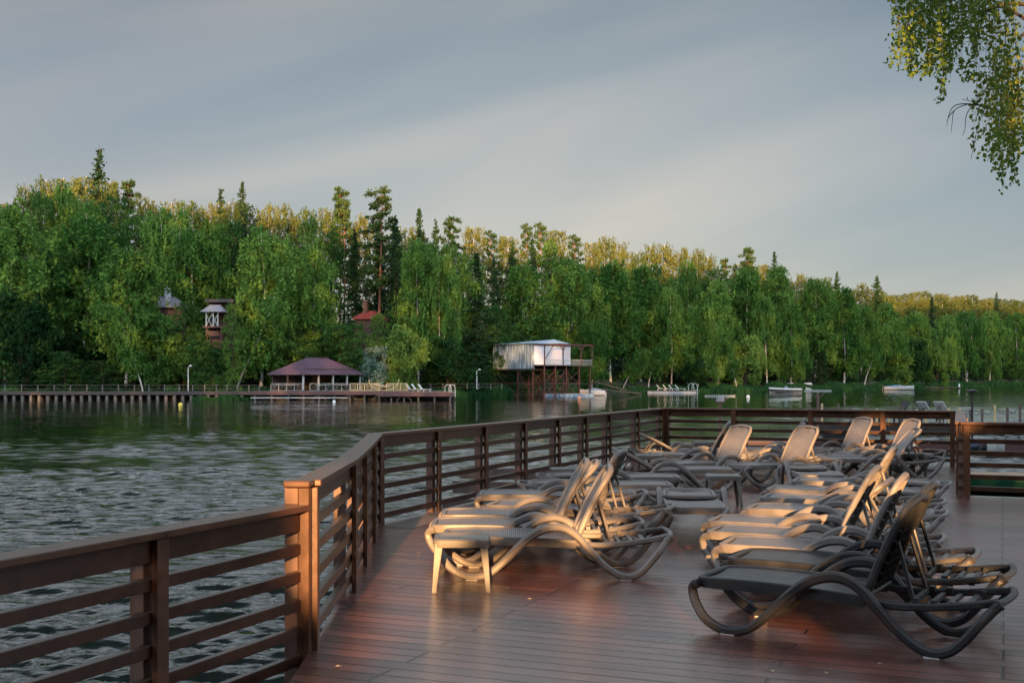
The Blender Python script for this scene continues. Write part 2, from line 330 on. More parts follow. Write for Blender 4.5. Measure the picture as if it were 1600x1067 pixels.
def water():
    m = bpy.data.materials.new('lake_water'); m.use_nodes = True; t = m.node_tree; b = t.nodes['Principled BSDF']; K = t.links.new
    b.inputs['Base Color'].default_value = (.0018, .009, .0035, 1); b.inputs['Roughness'].default_value = .015; b.inputs['IOR'].default_value = 1.40
    c = N(t, 'ShaderNodeTexCoord'); mp = N(t, 'ShaderNodeMapping'); mp.inputs['Scale'].default_value = (.8, 1.5, 1); K(c.outputs['Object'], mp.inputs[0])
    n = N(t, 'ShaderNodeTexNoise'); n.inputs['Scale'].default_value = 6.0; n.inputs['Detail'].default_value = 3; K(mp.outputs[0], n.inputs['Vector'])
    bp = N(t, 'ShaderNodeBump'); bp.inputs['Strength'].default_value = .5; bp.inputs['Distance'].default_value = .02; K(n.outputs['Fac'], bp.inputs['Height']); K(bp.outputs[0], b.inputs['Normal'])
    # the lake in front of the deck: real wavelets, finer near the shore we stand on
    g = np.random.default_rng(21)
    rr_ = [4.0]
    while rr_[-1] < 120: rr_.append(rr_[-1]*1.0042 + .004)
    while rr_[-1] < 1000: rr_.append(rr_[-1]*1.014)
    r = np.array(rr_); th = np.arange(R(-38), R(40), .00155); TH, RR = np.meshgrid(th, r); x = RR*np.sin(TH); y = RR*np.cos(TH)
    h = np.zeros_like(x); step = np.maximum(RR*.0046, RR*.00155)
    for i in range(46):
        lam = .09*(10.5**(i/45.0)); a = R(-94 + g.normal(0, 24 if lam < .3 else 15)); kx, ky = math.cos(a)*2*math.pi/lam, math.sin(a)*2*math.pi/lam
        slope = .066*(lam/.4)**-.35; amp = slope*lam/(2*math.pi)
        wx = x + .12*lam*np.sin(y*1.1/lam + i); fade = np.clip((lam/step - 1.6)/1.6, 0, 1)
        grp = .45 + .75*(np.sin(x*g.uniform(.3, 1.1)/lam*.35 + y*g.uniform(.2, .9)/lam*.35 + g.uniform(0, 6)) > -9)*np.abs(np.sin(x*g.uniform(.05, .3)/lam + y*g.uniform(.05, .3)/lam + g.uniform(0, 6)))
        h += amp*fade*np.clip((RR*.026+.22)/lam, 0, 1)**1.5*grp*np.sin(kx*wx + ky*y + g.uniform(0, 6.28))
    # wind lanes: ruffled off the deck and to the right, calm under the far bank
    def sn(k, s_): 
        q = np.zeros_like(x); gg = np.random.default_rng(s_)
        for _ in range(7): a = gg.uniform(0, 6.28); q += np.sin((x*math.cos(a)*1.0 + y*math.sin(a)*1.7)*k*gg.uniform(.5, 1.6) + gg.uniform(0, 6.28))
        return q/2.6
    yy = y - .55*x; lane = np.clip((105-yy)/72, 0, 1)*.92 + .14
    lane *= np.clip(.80 + .40*sn(.11, 4) + .22*sn(.4, 5), .22, 1.35)
    far = np.clip((y-34)/20, 0, 1)*np.clip((x-.24*y)/(y*.05+.1), 0, 1); lane = np.maximum(lane, far*np.clip((np.interp(np.degrees(TH), [12, 17, 24, 30], [150, 230, 330, 380])-y)/30, 0, 1)*(.9+.4*sn(.15, 8)))
    hf = np.zeros_like(x)
    for i in range(14):
        lam = 1.1 + .16*i; a = R(-95 + g.normal(0, 22)); amp = .036*lam/(2*math.pi)
        hf += amp*np.clip((lam/step-1.6)/1.6, 0, 1)*np.abs(np.sin(x*.11*(1+i*.1) + y*.05*(i % 4) + i))*np.sin((x*math.cos(a)+y*math.sin(a))*2*math.pi/lam + 1.7*i)
    z = WZ + h*lane*1.5 + hf*np.maximum(far, lane*np.clip((RR-22)/20, 0, 1)*.8)
    # the unresolved chop beyond: longer swells so that the far lanes still glitter
    v = np.column_stack([x.ravel(), y.ravel(), z.ravel()]); nr, nc = x.shape
    i = np.arange(nr-1)[:, None]*nc + np.arange(nc-1)[None, :]; f = np.stack([i, i+nc, i+nc+1, i+1], -1).reshape(-1)
    nf = (nr-1)*(nc-1); me = bpy.data.meshes.new('water'); me.vertices.add(len(v)); me.vertices.foreach_set('co', v.reshape(-1)); me.loops.add(nf*4); me.loops.foreach_set('vertex_index', f.astype(np.int32))
    me.polygons.add(nf); me.polygons.foreach_set('loop_start', np.arange(0, nf*4, 4, dtype=np.int32)); me.polygons.foreach_set('loop_total', np.full(nf, 4, dtype=np.int32)); me.polygons.foreach_set('use_smooth', np.ones(nf, dtype=bool))
    me.materials.append(m); me.update(calc_edges=True)
    if me.polygons[0].normal.z < 0: me.flip_normals()
    o = bpy.data.objects.new('water', me); COL.objects.link(o); tag(o, kind='structure')
    q = MB(); q.add([(-900, -8, WZ-.12), (900, -8, WZ-.12), (900, 900, WZ-.12), (-900, 900, WZ-.12)], [(0, 1, 2, 3)]); tag(q.build('lake', m), kind='structure')
water()
# ------------------------------------------------------------------ deck
U = Vector((.924, -.383, 0)); V = Vector((.383, .924, 0))
FL0 = Vector((-3.55, 1.5, 0)); P0 = Vector((-1.20, 6.98, 0))
PC = [Vector((-1.20, 6.98, 0)), Vector((-1.22, 8.84, 0)), Vector((-1.29, 10.07, 0)), Vector((-1.38, 11.5, 0)), Vector((-1.47, 12.8, 0))]
PA = Vector((3.0, 23.6, 0)); PB = PA + U * 5.55; PCn = Vector((6.10, 16.1, 0)); PR = PCn + U * 7.5
def deck():
    e = .0
    outl = [(-5.2, -6), (-1.55, 5.4), (-1.17, 6.2), (-1.20, 7.4), (-1.27, 8.84), (-1.33, 10.07), (-1.42, 11.5), (-1.52, 12.85)]
    outl += [tuple((PA + Vector((-.03, .05, 0)))[:2]), tuple((PB + Vector((.05, .05, 0)))[:2]), tuple((PCn + Vector((.06, .05, 0)))[:2]), tuple((PR + V * .05)[:2]), (16, 2), (16, -6)]
    b = MB(); n = len(outl); th = .14
    b.v = [(x, y, 0) for x, y in outl] + [(x, y, -th) for x, y in outl]
    b.f = [tuple(reversed(range(n)))] + [(i, (i+1) % n, n+(i+1) % n, n+i) for i in range(n)]
    me_o = b.build('deck', M_deck); me_o.data.update()
    # outline runs clockwise: flip the top if needed
    if me_o.data.polygons[0].normal.z < 0: me_o.data.flip_normals()
    tag(me_o, kind='structure')
    # beams and piles beneath
    s = MB()
    for q in range(10):
        y = -3 + q * 2.9; s.beam((-1.0 - (1.5 if y < 5 else 0), y, -.26), (9 if y < 15 else 5.5, y - 1.5, -.26), .12, .2)
    tag(s.build('deck_joists', M_fardk), kind='structure')
    s = MB()
    for (x, y) in [(-1.3, 8.9), (-1.3, 12.6), (.2, 16.3), (1.7, 20), (2.9, 23.2), (5.5, 22.2), (7.8, 21.2), (6.0, 16.2), (-1.6, 5.2), (9, 14.9)]: s.tube([(x+.15, y-.25, -3), (x+.15, y-.25, -.15)], .11, 10)
    tag(s.build('deck_piles', M_fardk, smooth=True), kind='structure')
deck()

# ------------------------------------------------------------------ railings
def railing(path, posts, label, top=1.0, inward=1, cap_w=.15, ext=(0, 0), endpost=False):
    """path: list of foot points; posts: foot points of the posts; inward=+1 means the deck lies to the right of the path"""
    root = empty('wooden_railing', path[0], 0, label, 'railing')
    inv = -Vector(path[0])
    def off(i):          # mitred inward normal at vertex i
        d = []
        if i > 0: d.append((path[i]-path[i-1]).normalized())
        if i < len(path)-1: d.append((path[i+1]-path[i]).normalized())
        m = Vector((0, 0, 0))
        for q in d: m += Vector((q.y, -q.x, 0)) * inward
        m.normalize()
        k = 1 / max(.5, m.dot(Vector((d[0].y, -d[0].x, 0)) * inward)); return m * k
    offs = [off(i) for i in range(len(path))]
    def strip(o_in, o_out, z0, z1):
        b = MB()
        for i, p in enumerate(path):
            a = p + offs[i]*o_in + inv; c = p + offs[i]*o_out + inv
            b.v += [(a.x, a.y, z0), (a.x, a.y, z1), (c.x, c.y, z1), (c.x, c.y, z0)]
        for i in range(len(path)-1):
            k = i*4
            for j in range(4): b.f.append((k+j, k+(j+1) % 4, k+4+(j+1) % 4, k+4+j))
        b.f += [(0, 3, 2, 1), tuple(len(b.v)-4+j for j in range(4))]
        return b
    strip(.075, -.085, top-.038, top).build('top_rail', M_rail, root, bevel=.006)
    strip(.022, -.006, top-.155, top-.040).build('rail_board', M_slat, root, bevel=.003)
    for k in range(5):
        z = top - .228 - k*.160
        strip(.024, -.022, z-.062, z).build('slat', M_slat, root, bevel=.004)
    for p in posts:
        # direction of the run at the post
        best = min(range(len(path)-1), key=lambda i: ((path[i]+path[i+1])/2 - p).length)
        d = (path[best+1]-path[best]).normalized(); nrm = Vector((d.y, -d.x, 0))*inward; q = p + inv
        po = MB().beam(q - nrm*.066 + Vector((0, 0, -.55)), q - nrm*.066 + Vector((0, 0, top-.045)), .085, .085, up=nrm).build('post', M_post, root, bevel=.004)
        MB().beam(q + nrm*.043 + Vector((0, 0, .0)), q + nrm*.043 + Vector((0, 0, top-.042)), .036, .085, up=d).build('batten', M_rail, root, bevel=.004)
    return root
fd = (FL0 - P0).normalized()
pl0 = P0 + fd*.10
railing([pl0, pl0 + fd*6.8], [pl0 + fd*x for x in (1.26, 2.66, 4.06, 5.5)], 'low dark wooden railing in the near left corner ending at the tall capped post', top=.865, inward=-1)
PCx = [p.copy() for p in PC]
railing(PCx, PC[:4], 'bending wooden railing section between the tall capped post and the long straight railing')
# the capped end post
ep = empty('capped_post', P0 + Vector((0, -.02, 0)), R(-3), 'square end post with a wide wooden cap where the low near railing ends', 'post')
MB().box(-.125, -.045, -.06, .06, -.55, .965).build('post', M_post, ep, bevel=.005)
MB().box(-.035, .03, -.10, -.03, -.12, .962).build('batten', M_rail, ep, bevel=.005)
MB().box(-.118, .038, -.125, -.003, .966, 1.004).build('cap', M_rail, ep, bevel=.008)
DA = (PA - PC[4])
railing([PC[4] + DA.normalized()*.0, PA], [PC[4] + DA*t for t in (.0035, .125, .245, .363, .481, .591, .698, .846, .992)], 'long straight wooden railing with horizontal slats along the lake side of the deck')
railing([PA, PB], [PA + U*s for s in (.09, 1.43, 2.9, 4.21, 5.42)], 'wooden railing across the far end of the deck behind the loungers')
CB = (PB - PCn)
railing([PB, PCn], [PB - CB*t for t in (.03, .26, .5, .74, .985)], 'short wooden railing running from the far corner back toward the right side')
railing([PCn, PR], [PCn + U*s for s in (.08, 1.5, 2.9, 4.3, 5.7, 7.1)], 'wooden railing facing the viewer at the right edge of the picture')
# ledge outside the long railing, and the lower landing near the corner
def ledge():
    d = DA.normalized(); n = Vector((-d.y, d.x, 0)); b = MB()
    a = PC[4] + d*3.0 + n*.16; c = PC[4] + d*10.9 + n*.16
    z0, z1 = -.62, -.55
    v = [a, a + n*1.3 + d*.6, c + n*2.0, c]
    b.v = [(p.x, p.y, z1) for p in v] + [(p.x, p.y, z0) for p in v]
    b.f = [(0, 3, 2, 1), (4, 5, 6, 7)] + [(i, (i+1) % 4, 4+(i+1) % 4, 4+i) for i in range(4)]
    o = b.build('lower_landing', M_deck2)
    if o.data.polygons[0].normal.z < 0: o.data.flip_normals()
    tag(o, kind='structure')
    s = MB()
    for q in range(5):
        p = a + d*(.8+q*1.7) + n*.7; s.tube([(p.x, p.y, -2.6), (p.x, p.y, -.63)], .08, 8)
    tag(s.build('landing_piles', M_fardk), kind='structure')
    s = MB()   # grey edge board inside the long railing
    p0 = PC[4] - n*.02; p1 = PC[4] + d*6.2
    for (q0, q1) in ((p0, p1),):
        w = -n*.42
        s.add([(q0.x, q0.y, .004), (q0.x+w.x, q0.y+w.y-.1, .004), (q1.x+w.x*.2, q1.y+w.y*.2, .004), (q1.x, q1.y, .004)], [(0, 1, 2, 3)])
    o = s.build('edge_board', mat('weathered_edge_board', (.15, .12, .11), .5, var=.2, scale=4, bump=.3))
    if o.data.polygons[0].normal.z < 0: o.data.flip_normals()
    tag(o, kind='structure')
ledge()

# ------------------------------------------------------------------ sun loungers
HX, HZ = 1.13, .315        # backrest hinge
def seat_h(u): return .325 + .012*math.cos((u-.35)*3.2) - .022*max(0, u-.8)
def make_lounger(P, PR_, kind):
    root = empty('sun_lounger', (0, 0, 0))
    # seat panel
    L0, L1 = .045, HX-.02
    def hw(u):
        t = min(1, max(0, (u-L0)/.16)); return .215 + .075*math.sqrt(max(0, 1-(1-t)**2))
    def f(s, t):
        u = L0 + .035 + (L1-L0-.04)*s; y = (t*2-1)*(hw(u)-.028)
        return (u, y, seat_h(u) - .004 - .014*(1-(t*2-1)**2))
    MB().grid(f, 34, 8).build('seat', PR_, root, smooth=True)
    # seat rim: a rounded border with a skirt
    ring = [(u, -hw(u)) for u in np.linspace(L1, L0+.012, 24)]
    ring += [(L0-.002, y) for y in np.linspace(-.205, .205, 7)]
    ring += [(u, hw(u)) for u in np.linspace(L0+.012, L1, 24)]
    b = MB(); prof = [(-.034, -.006), (-.024, .006), (-.008, .009), (.004, .002), (.008, -.03), (.002, -.062), (-.006, -.062), (-.012, -.02)]
    m = len(ring)
    for i, (u, y) in enumerate(ring):
        a = Vector((*ring[max(0, i-1)], 0)); c = Vector((*ring[min(m-1, i+1)], 0)); d = (c-a).normalized(); nrm = Vector((-d.y, d.x, 0))
        if nrm.dot(Vector((u-.6, y, 0))) < 0: nrm = -nrm
        for (o_, z) in prof: b.v.append((u+nrm.x*o_, y+nrm.y*o_, seat_h(u)+z))
    k = len(prof)
    for i in range(m-1):
        for j in range(k): b.f.append((i*k+j, i*k+(j+1) % k, (i+1)*k+(j+1) % k, (i+1)*k+j))
    b.f += [tuple(range(k)), tuple((m-1)*k+j for j in reversed(range(k)))]
    for u in (.30, .62, .93): b.box(u-.02, u+.02, -.285, .285, seat_h(u)-.055, seat_h(u)-.028)
    b.build('seat_frame', P, root, smooth=True)
    # the two S-shaped side runners that are armrest and legs at once
    ctl = [(.075, .300), (.035, .285), (.018, .245), (.055, .165), (.13, .085), (.23, .033), (.33, .027), (.43, .062), (.55, .165), (.67, .285), (.79, .375), (.90, .415), (1.01, .412), (1.11, .355), (1.20, .255), (1.31, .135), (1.42, .055), (1.51, .028), (1.60, .052), (1.68, .125), (1.76, .225), (1.83, .305), (1.865, .335)]
    for s in (-1, 1):
        pts = [Vector((u, s*(.315 + (.02 if .6 < u < 1.3 else 0) - (.055 if u > 1.78 else 0) - (.06*max(0, (.10-u)/.08) if u < .10 else 0)), z)) for u, z in ctl]
        P2 = spline(pts, 5)
        th = [.056 + .010*math.sin(max(0, min(1, (p.x-.5)/.8))*math.pi) for p in P2]
        b = MB(); b.sweep(P2, (0, 1, 0), .052, th, rnd_=.3)
        r = b.build('side_runner', P, root, smooth=True)
        for u in (.28, 1.50):
            pd = MB(); pd.box(u-.045, u+.045, s*.315-.022, s*.315+.022, 0, .009); pd.build('foot_pad', P_pad, r, bevel=.003)
    # rear ladder frame
    b = MB()
    for s in (-1, 1):
        b.sweep(spline([(HX-.04, s*.275, .285), (1.3, s*.28, .272), (1.55, s*.275, .29), (1.74, s*.25, .318), (1.84, s*.20, .335)], 5), (0, 1, 0), .035, .045)
    b.sweep(spline([(1.835, -.27, .335), (1.862, -.22, .338), (1.878, -.1, .34), (1.882, 0, .34), (1.878, .1, .34), (1.862, .22, .338), (1.835, .27, .335)], 4), (0, 0, 1), .035, .042)
    for u, w_ in ((1.36, .03), (1.46, .03), (1.56, .03), (1.66, .035)):
        b.box(u-w_/2, u+w_/2, -.265, .265, .262+.04*max(0, u-1.4), .285+.04*max(0, u-1.4))
    for u in (1.40, 1.50, 1.60, 1.70):
        for s in (-1, 1): b.box(u-.022, u+.012, s*.235-.025, s*.235+.025, .285, .322)
    b.build('rear_frame', P, root, smooth=True)
    b = MB()
    for s in (-1, 1): b.beam((1.5, s*.30, .05), (1.5, s*.27, .28), .02, .02)
    # backrest: its own pivot at the hinge, flat when rotation is zero
    BL = .62
    def bw(t): 
        q = max(0, (t-.80)/.20); return (.268 - .018*t) * (1 - .36*(1-math.sqrt(max(0, 1-q*q))) - .05*q)
    def bf(s, t):
        u = .03 + (BL-.06)*s; y = (t*2-1)*(bw(s)-.030); return (u, y, .020 + .018*math.sin(s*math.pi) - .010*(1-(t*2-1)**2))
    bk = MB().grid(bf, 26, 8).build('backrest', PR_, root, smooth=True, loc=(HX, 0, HZ))
    b = MB(); ring = [(.0 + BL*s, -bw(s)) for s in np.linspace(0, .965, 22)] + [(BL*.985, -bw(1)*.72), (BL, -bw(1)*.36), (BL*1.003, 0), (BL, bw(1)*.36), (BL*.985, bw(1)*.72)] + [(.0 + BL*s, bw(s)) for s in np.linspace(.965, 0, 22)]
    pts = [(u, y, .012 + .018*math.sin(min(1, u/BL)*math.pi)) for u, y in ring]
    b.sweep(pts, (0, 0, 1), .046, .040, closed=True, rnd_=.3)
    b.build('backrest_frame', P, bk, smooth=True)
    b = MB()   # underside ribs
    for y in (-.16, -.08, 0, .08, .16): b.box(.03, BL-.05, y-.004, y+.004, -.012, .022)
    for u in np.arange(.07, BL-.06, .07): b.box(u-.003, u+.003, -.22, .22, -.008, .020)
    b.build('backrest_ribs', P, bk)
    return root
def rad(a): return R(a)
PROP = {}
def prop(root, ang, P):
    """hinged prop that holds a raised backrest"""
    key = (round(ang), P.name)
    if key not in PROP:
        a = R(ang); b = MB(); ux, uz = HX + .36*math.cos(a), HZ + .36*math.sin(a)
        fx = min(1.70, ux + .05 + .10*math.cos(a)); fz = .30
        for s in (-1, 1): b.tube([(ux, s*.17, uz-.01), (ux + (fx-ux)*.5, s*.175, (uz+fz)/2), (fx, s*.18, fz)], .013, 8)
        b.tube([(fx, -.18, fz), (fx, .18, fz)], .013, 8)
        PROP[key] = b.build('prop', P, root, smooth=True)
    else:
        c = PROP[key].copy(); COL.objects.link(c); c.parent = root
protoT = make_lounger(P_taupe, P_taupe_r, 't'); protoC = make_lounger(P_char, P_char_r, 'c')
used = {'t': False, 'c': False}
def lounger(x, y, rot, back, label, kind='t', near=True):
    src = protoT if kind == 't' else protoC
    o = src if not used[kind] else copy_tree(src)
    if not used[kind]: used[kind] = True
    a = R(rot); c = Vector((x, y, 0))
    # (x, y) is the toe on the side nearer the camera: shift to the middle line
    nrm = Vector((-math.sin(a), math.cos(a), 0))
    if nrm.y < 0: nrm = -nrm
    if near: c += nrm*.33
    o.location = c; o.rotation_euler = (0, 0, a)
    for ch in o.children:
        if ch.name.split('.')[0] == 'backrest': ch.rotation_euler = (0, -R(back), 0)
    tag(o, label, 'sun lounger', 'plastic sun loungers on the deck')
    LG.append((o, back, kind))
LG = []
lounger(1.10, 7.51, -30.9, 66, 'charcoal sun lounger with raised back standing nearest the viewer on the right', 'c')
lounger(1.44, 8.29, -28, 65, 'second charcoal sun lounger, tucked right behind the nearest one', 'c')
lounger(1.50, 8.98, -24, 65, 'taupe sun lounger with raised back, first one behind the two charcoal loungers')
lounger(1.53, 9.73, -24, 65, 'taupe sun lounger with raised back, second one behind the two charcoal loungers')
lounger(1.65, 10.45, -24, 41, 'taupe sun lounger with back half raised, third one behind the two charcoal loungers')
lounger(2.19, 11.46, -24, 0, 'flat taupe sun lounger in the right row, fourth one behind the charcoal loungers')
lounger(2.55, 12.5, -24, 64, 'taupe sun lounger with raised back, fifth one behind the charcoal loungers')
lounger(2.82, 13.45, -23, 0, 'flat taupe sun lounger in the right row, sixth one behind the charcoal loungers')
lounger(3.37, 14.55, -23, 0, 'flat taupe sun lounger in the right row, farthest one of it')
lounger(-.60, 9.34, 0, 63, 'taupe sun lounger with raised back directly behind the small front left table')
lounger(-.74, 10.1, 0, 63, 'taupe sun lounger with raised back, second of the left row')
lounger(-.70, 10.85, 0, 52, 'taupe sun lounger with lower raised back, third of the left row')
lounger(-.34, 11.75, -17, 64, 'taupe sun lounger in the left row with the dark ribbed rear of its back showing')
lounger(-.40, 12.75, 0, 0, 'flat taupe sun lounger at the back of the left row, beside the long railing')
lounger(1.95, 13.9, 180, 0, 'flat taupe sun lounger behind the left row with its foot end on the right')
lounger(2.20, 15.0, 180, 0, 'flat taupe sun lounger beside the little table near the long railing')
lounger(3.10, 16.3, 180, 27, 'taupe sun lounger with head to the left and slightly raised back, mid deck')
lounger(1.80, 11.5, 85, 0, 'flat taupe sun lounger in the aisle with its foot end toward the viewer', near=False)
lounger(4.05, 15.35, 87, 0, 'flat taupe sun lounger farther back with its foot end toward the viewer', near=False)
lounger(2.45, 17.3, 28, 60, 'taupe sun lounger with sunlit raised back, left of the two facing the viewer mid deck')
lounger(3.38, 16.95, 28, 60, 'taupe sun lounger with sunlit raised back, right of the two facing the viewer mid deck')
lounger(3.95, 20.6, 180, 27, 'taupe sun lounger with head to the left near the far corner of the railing')
lounger(2.15, 19.6, -14, 62, 'taupe sun lounger with steep back seen edge-on near the far corner')
lounger(3.35, 19.7, -14, 56, 'taupe sun lounger with back seen edge-on before the far railing, nearer of two')
lounger(3.75, 21.1, -16, 62, 'taupe sun lounger with back seen edge-on, touching the far railing')
lounger(5.25, 20.75, 22, 62, 'taupe sun lounger whose sunlit back rises before the middle of the far railing')
lounger(4.87, 18.4, -2, 50, 'taupe sun lounger at the front of the far right cluster with back leaning right')
lounger(4.95, 19.15, -2, 0, 'flat taupe sun lounger between the two raised ones of the far right cluster')
lounger(5.65, 19.75, 14, 64, 'taupe sun lounger with upright sunlit back nearest the far right rail corner')
for o, back, kind in LG:
    if back > 5: prop(o, back, P_char if kind == 'c' else P_taupe)

# ------------------------------------------------------------------ small side tables
def make_table():
    root = empty('side_table', (0, 0, 0))
    b = MB(); a = .205
    def rr(h, z, r=.05, n=5):
        o = []
        for (cx, cy, s) in ((h-r, h-r, 0), (-h+r, h-r, 90), (-h+r, -h+r, 180), (h-r, -h+r, 270)):
            for k in range(n): q = R(s + 90*k/(n-1)); o.append((cx+r*math.cos(q), cy+r*math.sin(q), z))
        return o
    lay = [rr(a-.012, .335), rr(a, .335), rr(a+.004, .36), rr(a+.004, .385), rr(a-.006, .396), rr(a-.03, .397), rr(a-.036, .391)]
    n = len(lay[0])
    for l in lay: b.v += l
    for i in range(len(lay)-1):
        for j in range(n): b.f.append((i*n+j, i*n+(j+1) % n, (i+1)*n+(j+1) % n, (i+1)*n+j))
    b.f.append(tuple((len(lay)-1)*n+j for j in range(n))); b.f.append(tuple(j for j in reversed(range(n))))
    b.build('table_top', P_grey, root, smooth=True)
    for sx in (-1, 1):
        for sy in (-1, 1):
            l = MB(); k = len(l.v); rows = [(.372, .185, .030), (.33, .186, .030), (.15, .196, .022), (0, .206, .018)]
            for (z, c, w_) in rows:
                x, y = sx*c, sy*c
                ix, iy = -sx, -sy
                l.v += [(x+sx*.014, y+sy*.014, z), (x+sx*.014+ix*w_*2, y+sy*.014, z), (x+sx*.014+ix*w_*2, y+sy*.014+iy*.014, z), (x+sx*.014+ix*.016, y+sy*.014+iy*.016, z), (x+sx*.014+ix*.014, y+sy*.014+iy*w_*2, z), (x+sx*.014, y+sy*.014+iy*w_*2, z)]
            for i in range(3):
                for j in range(6): l.f.append((i*6+j, i*6+(j+1) % 6, (i+1)*6+(j+1) % 6, (i+1)*6+j))
            l.f += [tuple(range(6)), tuple(18+j for j in reversed(range(6)))]
            l.build('leg', P_grey, root, bevel=.004)
    return root
tb0 = make_table(); firstT = [True]
def table(x, y, rz, label):
    o = tb0 if firstT[0] else copy_tree(tb0); firstT[0] = False
    o.location = (x, y, 0); o.rotation_euler = (0, 0, R(rz)); tag(o, label, 'side table', 'low square side tables among the loungers')
table(-.385, 9.02, 2, 'low grey plastic side table standing alone in front of the left loungers')
table(2.63, 14.75, -4, 'low grey plastic side table in the middle aisle behind the foot-on lounger')
table(.72, 15.85, 3, 'low grey plastic side table against the long railing')
table(2.15, 18.6, -10, 'low grey plastic side table left of the cluster near the far corner')
table(3.65, 22.35, -22, 'low grey plastic side table by the far railing, left of a pair')
table(4.18, 22.15, -20, 'low grey plastic side table by the far railing, right of a pair')
table(6.35, 19.0, 8, 'low grey plastic side table within the far right cluster')
# ------------------------------------------------------------------ trees
def cards(name, pts, sz, m, parent=None, seed=0, droop=0.0, aspect=1.6, flat=0.0, group=3, cache={}):
    """a crown: one leaf spray (a bent quad) at every point"""
    rg = np.random.default_rng(seed); n = len(pts); P = np.asarray(pts, float)
    d = rg.normal(size=(n, 3)); d[:, 2] = d[:, 2]*(1-flat) - droop*1.6; d /= np.linalg.norm(d, axis=1)[:, None]
    q = rg.normal(size=(n, 3)); s = np.cross(d, q); s /= np.linalg.norm(s, axis=1)[:, None]
    S = sz * rg.uniform(.6, 1.35, n)[:, None]; a = d*S*.5*aspect; b = s*S*.5
    v = np.empty((n, 4, 3)); v[:, 0] = P-a*.8; v[:, 1] = P-b-a*.1; v[:, 2] = P+a; v[:, 3] = P+b+a*.15
    me = bpy.data.meshes.new(name); me.vertices.add(n*4); me.vertices.foreach_set('co', v.reshape(-1))
    me.loops.add(n*4); me.loops.foreach_set('vertex_index', np.arange(n*4, dtype=np.int32))
    me.polygons.add(n); me.polygons.foreach_set('loop_start', np.arange(0, n*4, 4, dtype=np.int32)); me.polygons.foreach_set('loop_total', np.full(n, 4, dtype=np.int32))
    me.materials.append(m); me.update(calc_edges=True)
    o = bpy.data.objects.new(name, me); COL.objects.link(o)
    if parent: o.parent = parent
    return o
def birch(seed, H=20, W=7.5, leaf=LF_birch, lean=0.0, n_limb=70, base=.12, fork=False, dens=1.0, bark=M_bark, name='birch_tree', weep=.85, low=.72, peak=.42):
    r = random.Random(seed); root = empty(name); tb = MB(); lb = MB()
    def tp(t, k=0): return Vector((lean*H*t**1.3 + .25*math.sin(t*5+seed) + k*.10*H*t, .2*math.cos(t*4+seed), H*t*.95))
    stems = [0] if not fork else [-.7, .8]
    for k in stems: tb.tube([tp(t, k) for t in np.linspace(0, 1, 12)], .15*H/20 + .03, 7, .015)
    pts = []; lob = [(r.uniform(0, 6.28), r.uniform(.15, .35)) for _ in range(3)]
    for i in range(n_limb):
        t = base + (.985-base) * ((i+.5)/n_limb); k = r.choice(stems); u = (t-base)/(1-base)
        env = math.sqrt(max(.02, 1-((u-peak)/(1.02-peak))**2)) if u > peak else low + (1-low)*u/peak
        a = i*2.399 + r.uniform(-.5, .5); env *= 1 + sum(q*math.sin((n_+1)*a + p_ + u*5) for n_, (p_, q) in enumerate(lob))*.55
        ln = W/2*env*r.uniform(.6, 1.1)
        p0 = tp(t, k); rise = ln*r.uniform(.15, .55)
        def P(q): return p0 + Vector((math.cos(a), math.sin(a), 0))*ln*q + Vector((0, 0, rise*q - .35*ln*q*q))
        lb.tube([P(q) for q in (0, .35, .7, 1)], .04*H/20, 4, .010)
        ns = int((6 + ln*4.6)*dens)
        for s in range(ns):
            q = r.uniform(.12, 1.0)**.7; c = P(q)
            c += Vector((r.gauss(0, .36), r.gauss(0, .36), r.gauss(0, .28)))
            L_ = r.uniform(.5, 3.0)*weep * (.5+.5*q); m = int(4 + L_*4.6)
            dx, dy = r.uniform(-.12, .12), r.uniform(-.12, .12); sp = .07 + .13*(1-min(1, weep))
            for j in range(m):
                z = L_*(j/m); pts.append((c.x + dx*z + r.gauss(0, sp), c.y + dy*z + r.gauss(0, sp), c.z - z + r.gauss(0, .08)))
    tb.build('trunk', bark, root, smooth=True); lb.build('limbs', M_barkd, root)
    cards('crown', pts, .20, leaf, root, seed, droop=.95*weep, aspect=2.3)
    return root
def spruce(seed, H=22, W=7.0, leaf=LF_spruce, sparse=1.0, name='spruce_tree', base=.05):
    r = random.Random(seed); root = empty(name); tb = MB().tube([(0, 0, H*t) for t in np.linspace(0, 1, 8)], .2, 7, .012); pts = []; lb = MB()
    z = H*base
    while z < H*.985:
        t = z/H; rad_ = W/2*(1-t)**.8*r.uniform(.7, 1.15) + .10; nb = r.randint(3, 6); z0_ = z
        for k in range(nb):
            a = r.uniform(0, 6.28); z = z0_ + r.uniform(-.25, .25); L_ = rad_*r.uniform(.45, 1.35); up = (.35 if t > .8 else -.05) + r.uniform(-.15, .15)
            def P(q): return Vector((math.cos(a)*L_*q, math.sin(a)*L_*q, z + up*L_*q - .32*L_*q*q + .16*L_*q**3))
            lb.tube([P(0), P(.5), P(1)], .022, 4, .006)
            for j in range(int((5+L_*17)*sparse)):
                q = r.uniform(.08, 1.03); wv = (.22*(1-q)+.06)*min(1, L_); p = P(q)
                pts.append((p.x + r.gauss(0, wv), p.y + r.gauss(0, wv), p.z - abs(r.gauss(0, .16*min(1, L_)))))
        z = z0_ + .40*r.uniform(.5, 1.3)*(1.2-t*.6)
    tb.build('trunk', M_barkd, root, smooth=True); lb.build('limbs', M_barkd, root)
    cards('crown', pts, .19, leaf, root, seed, droop=.35, aspect=1.9)
    return root
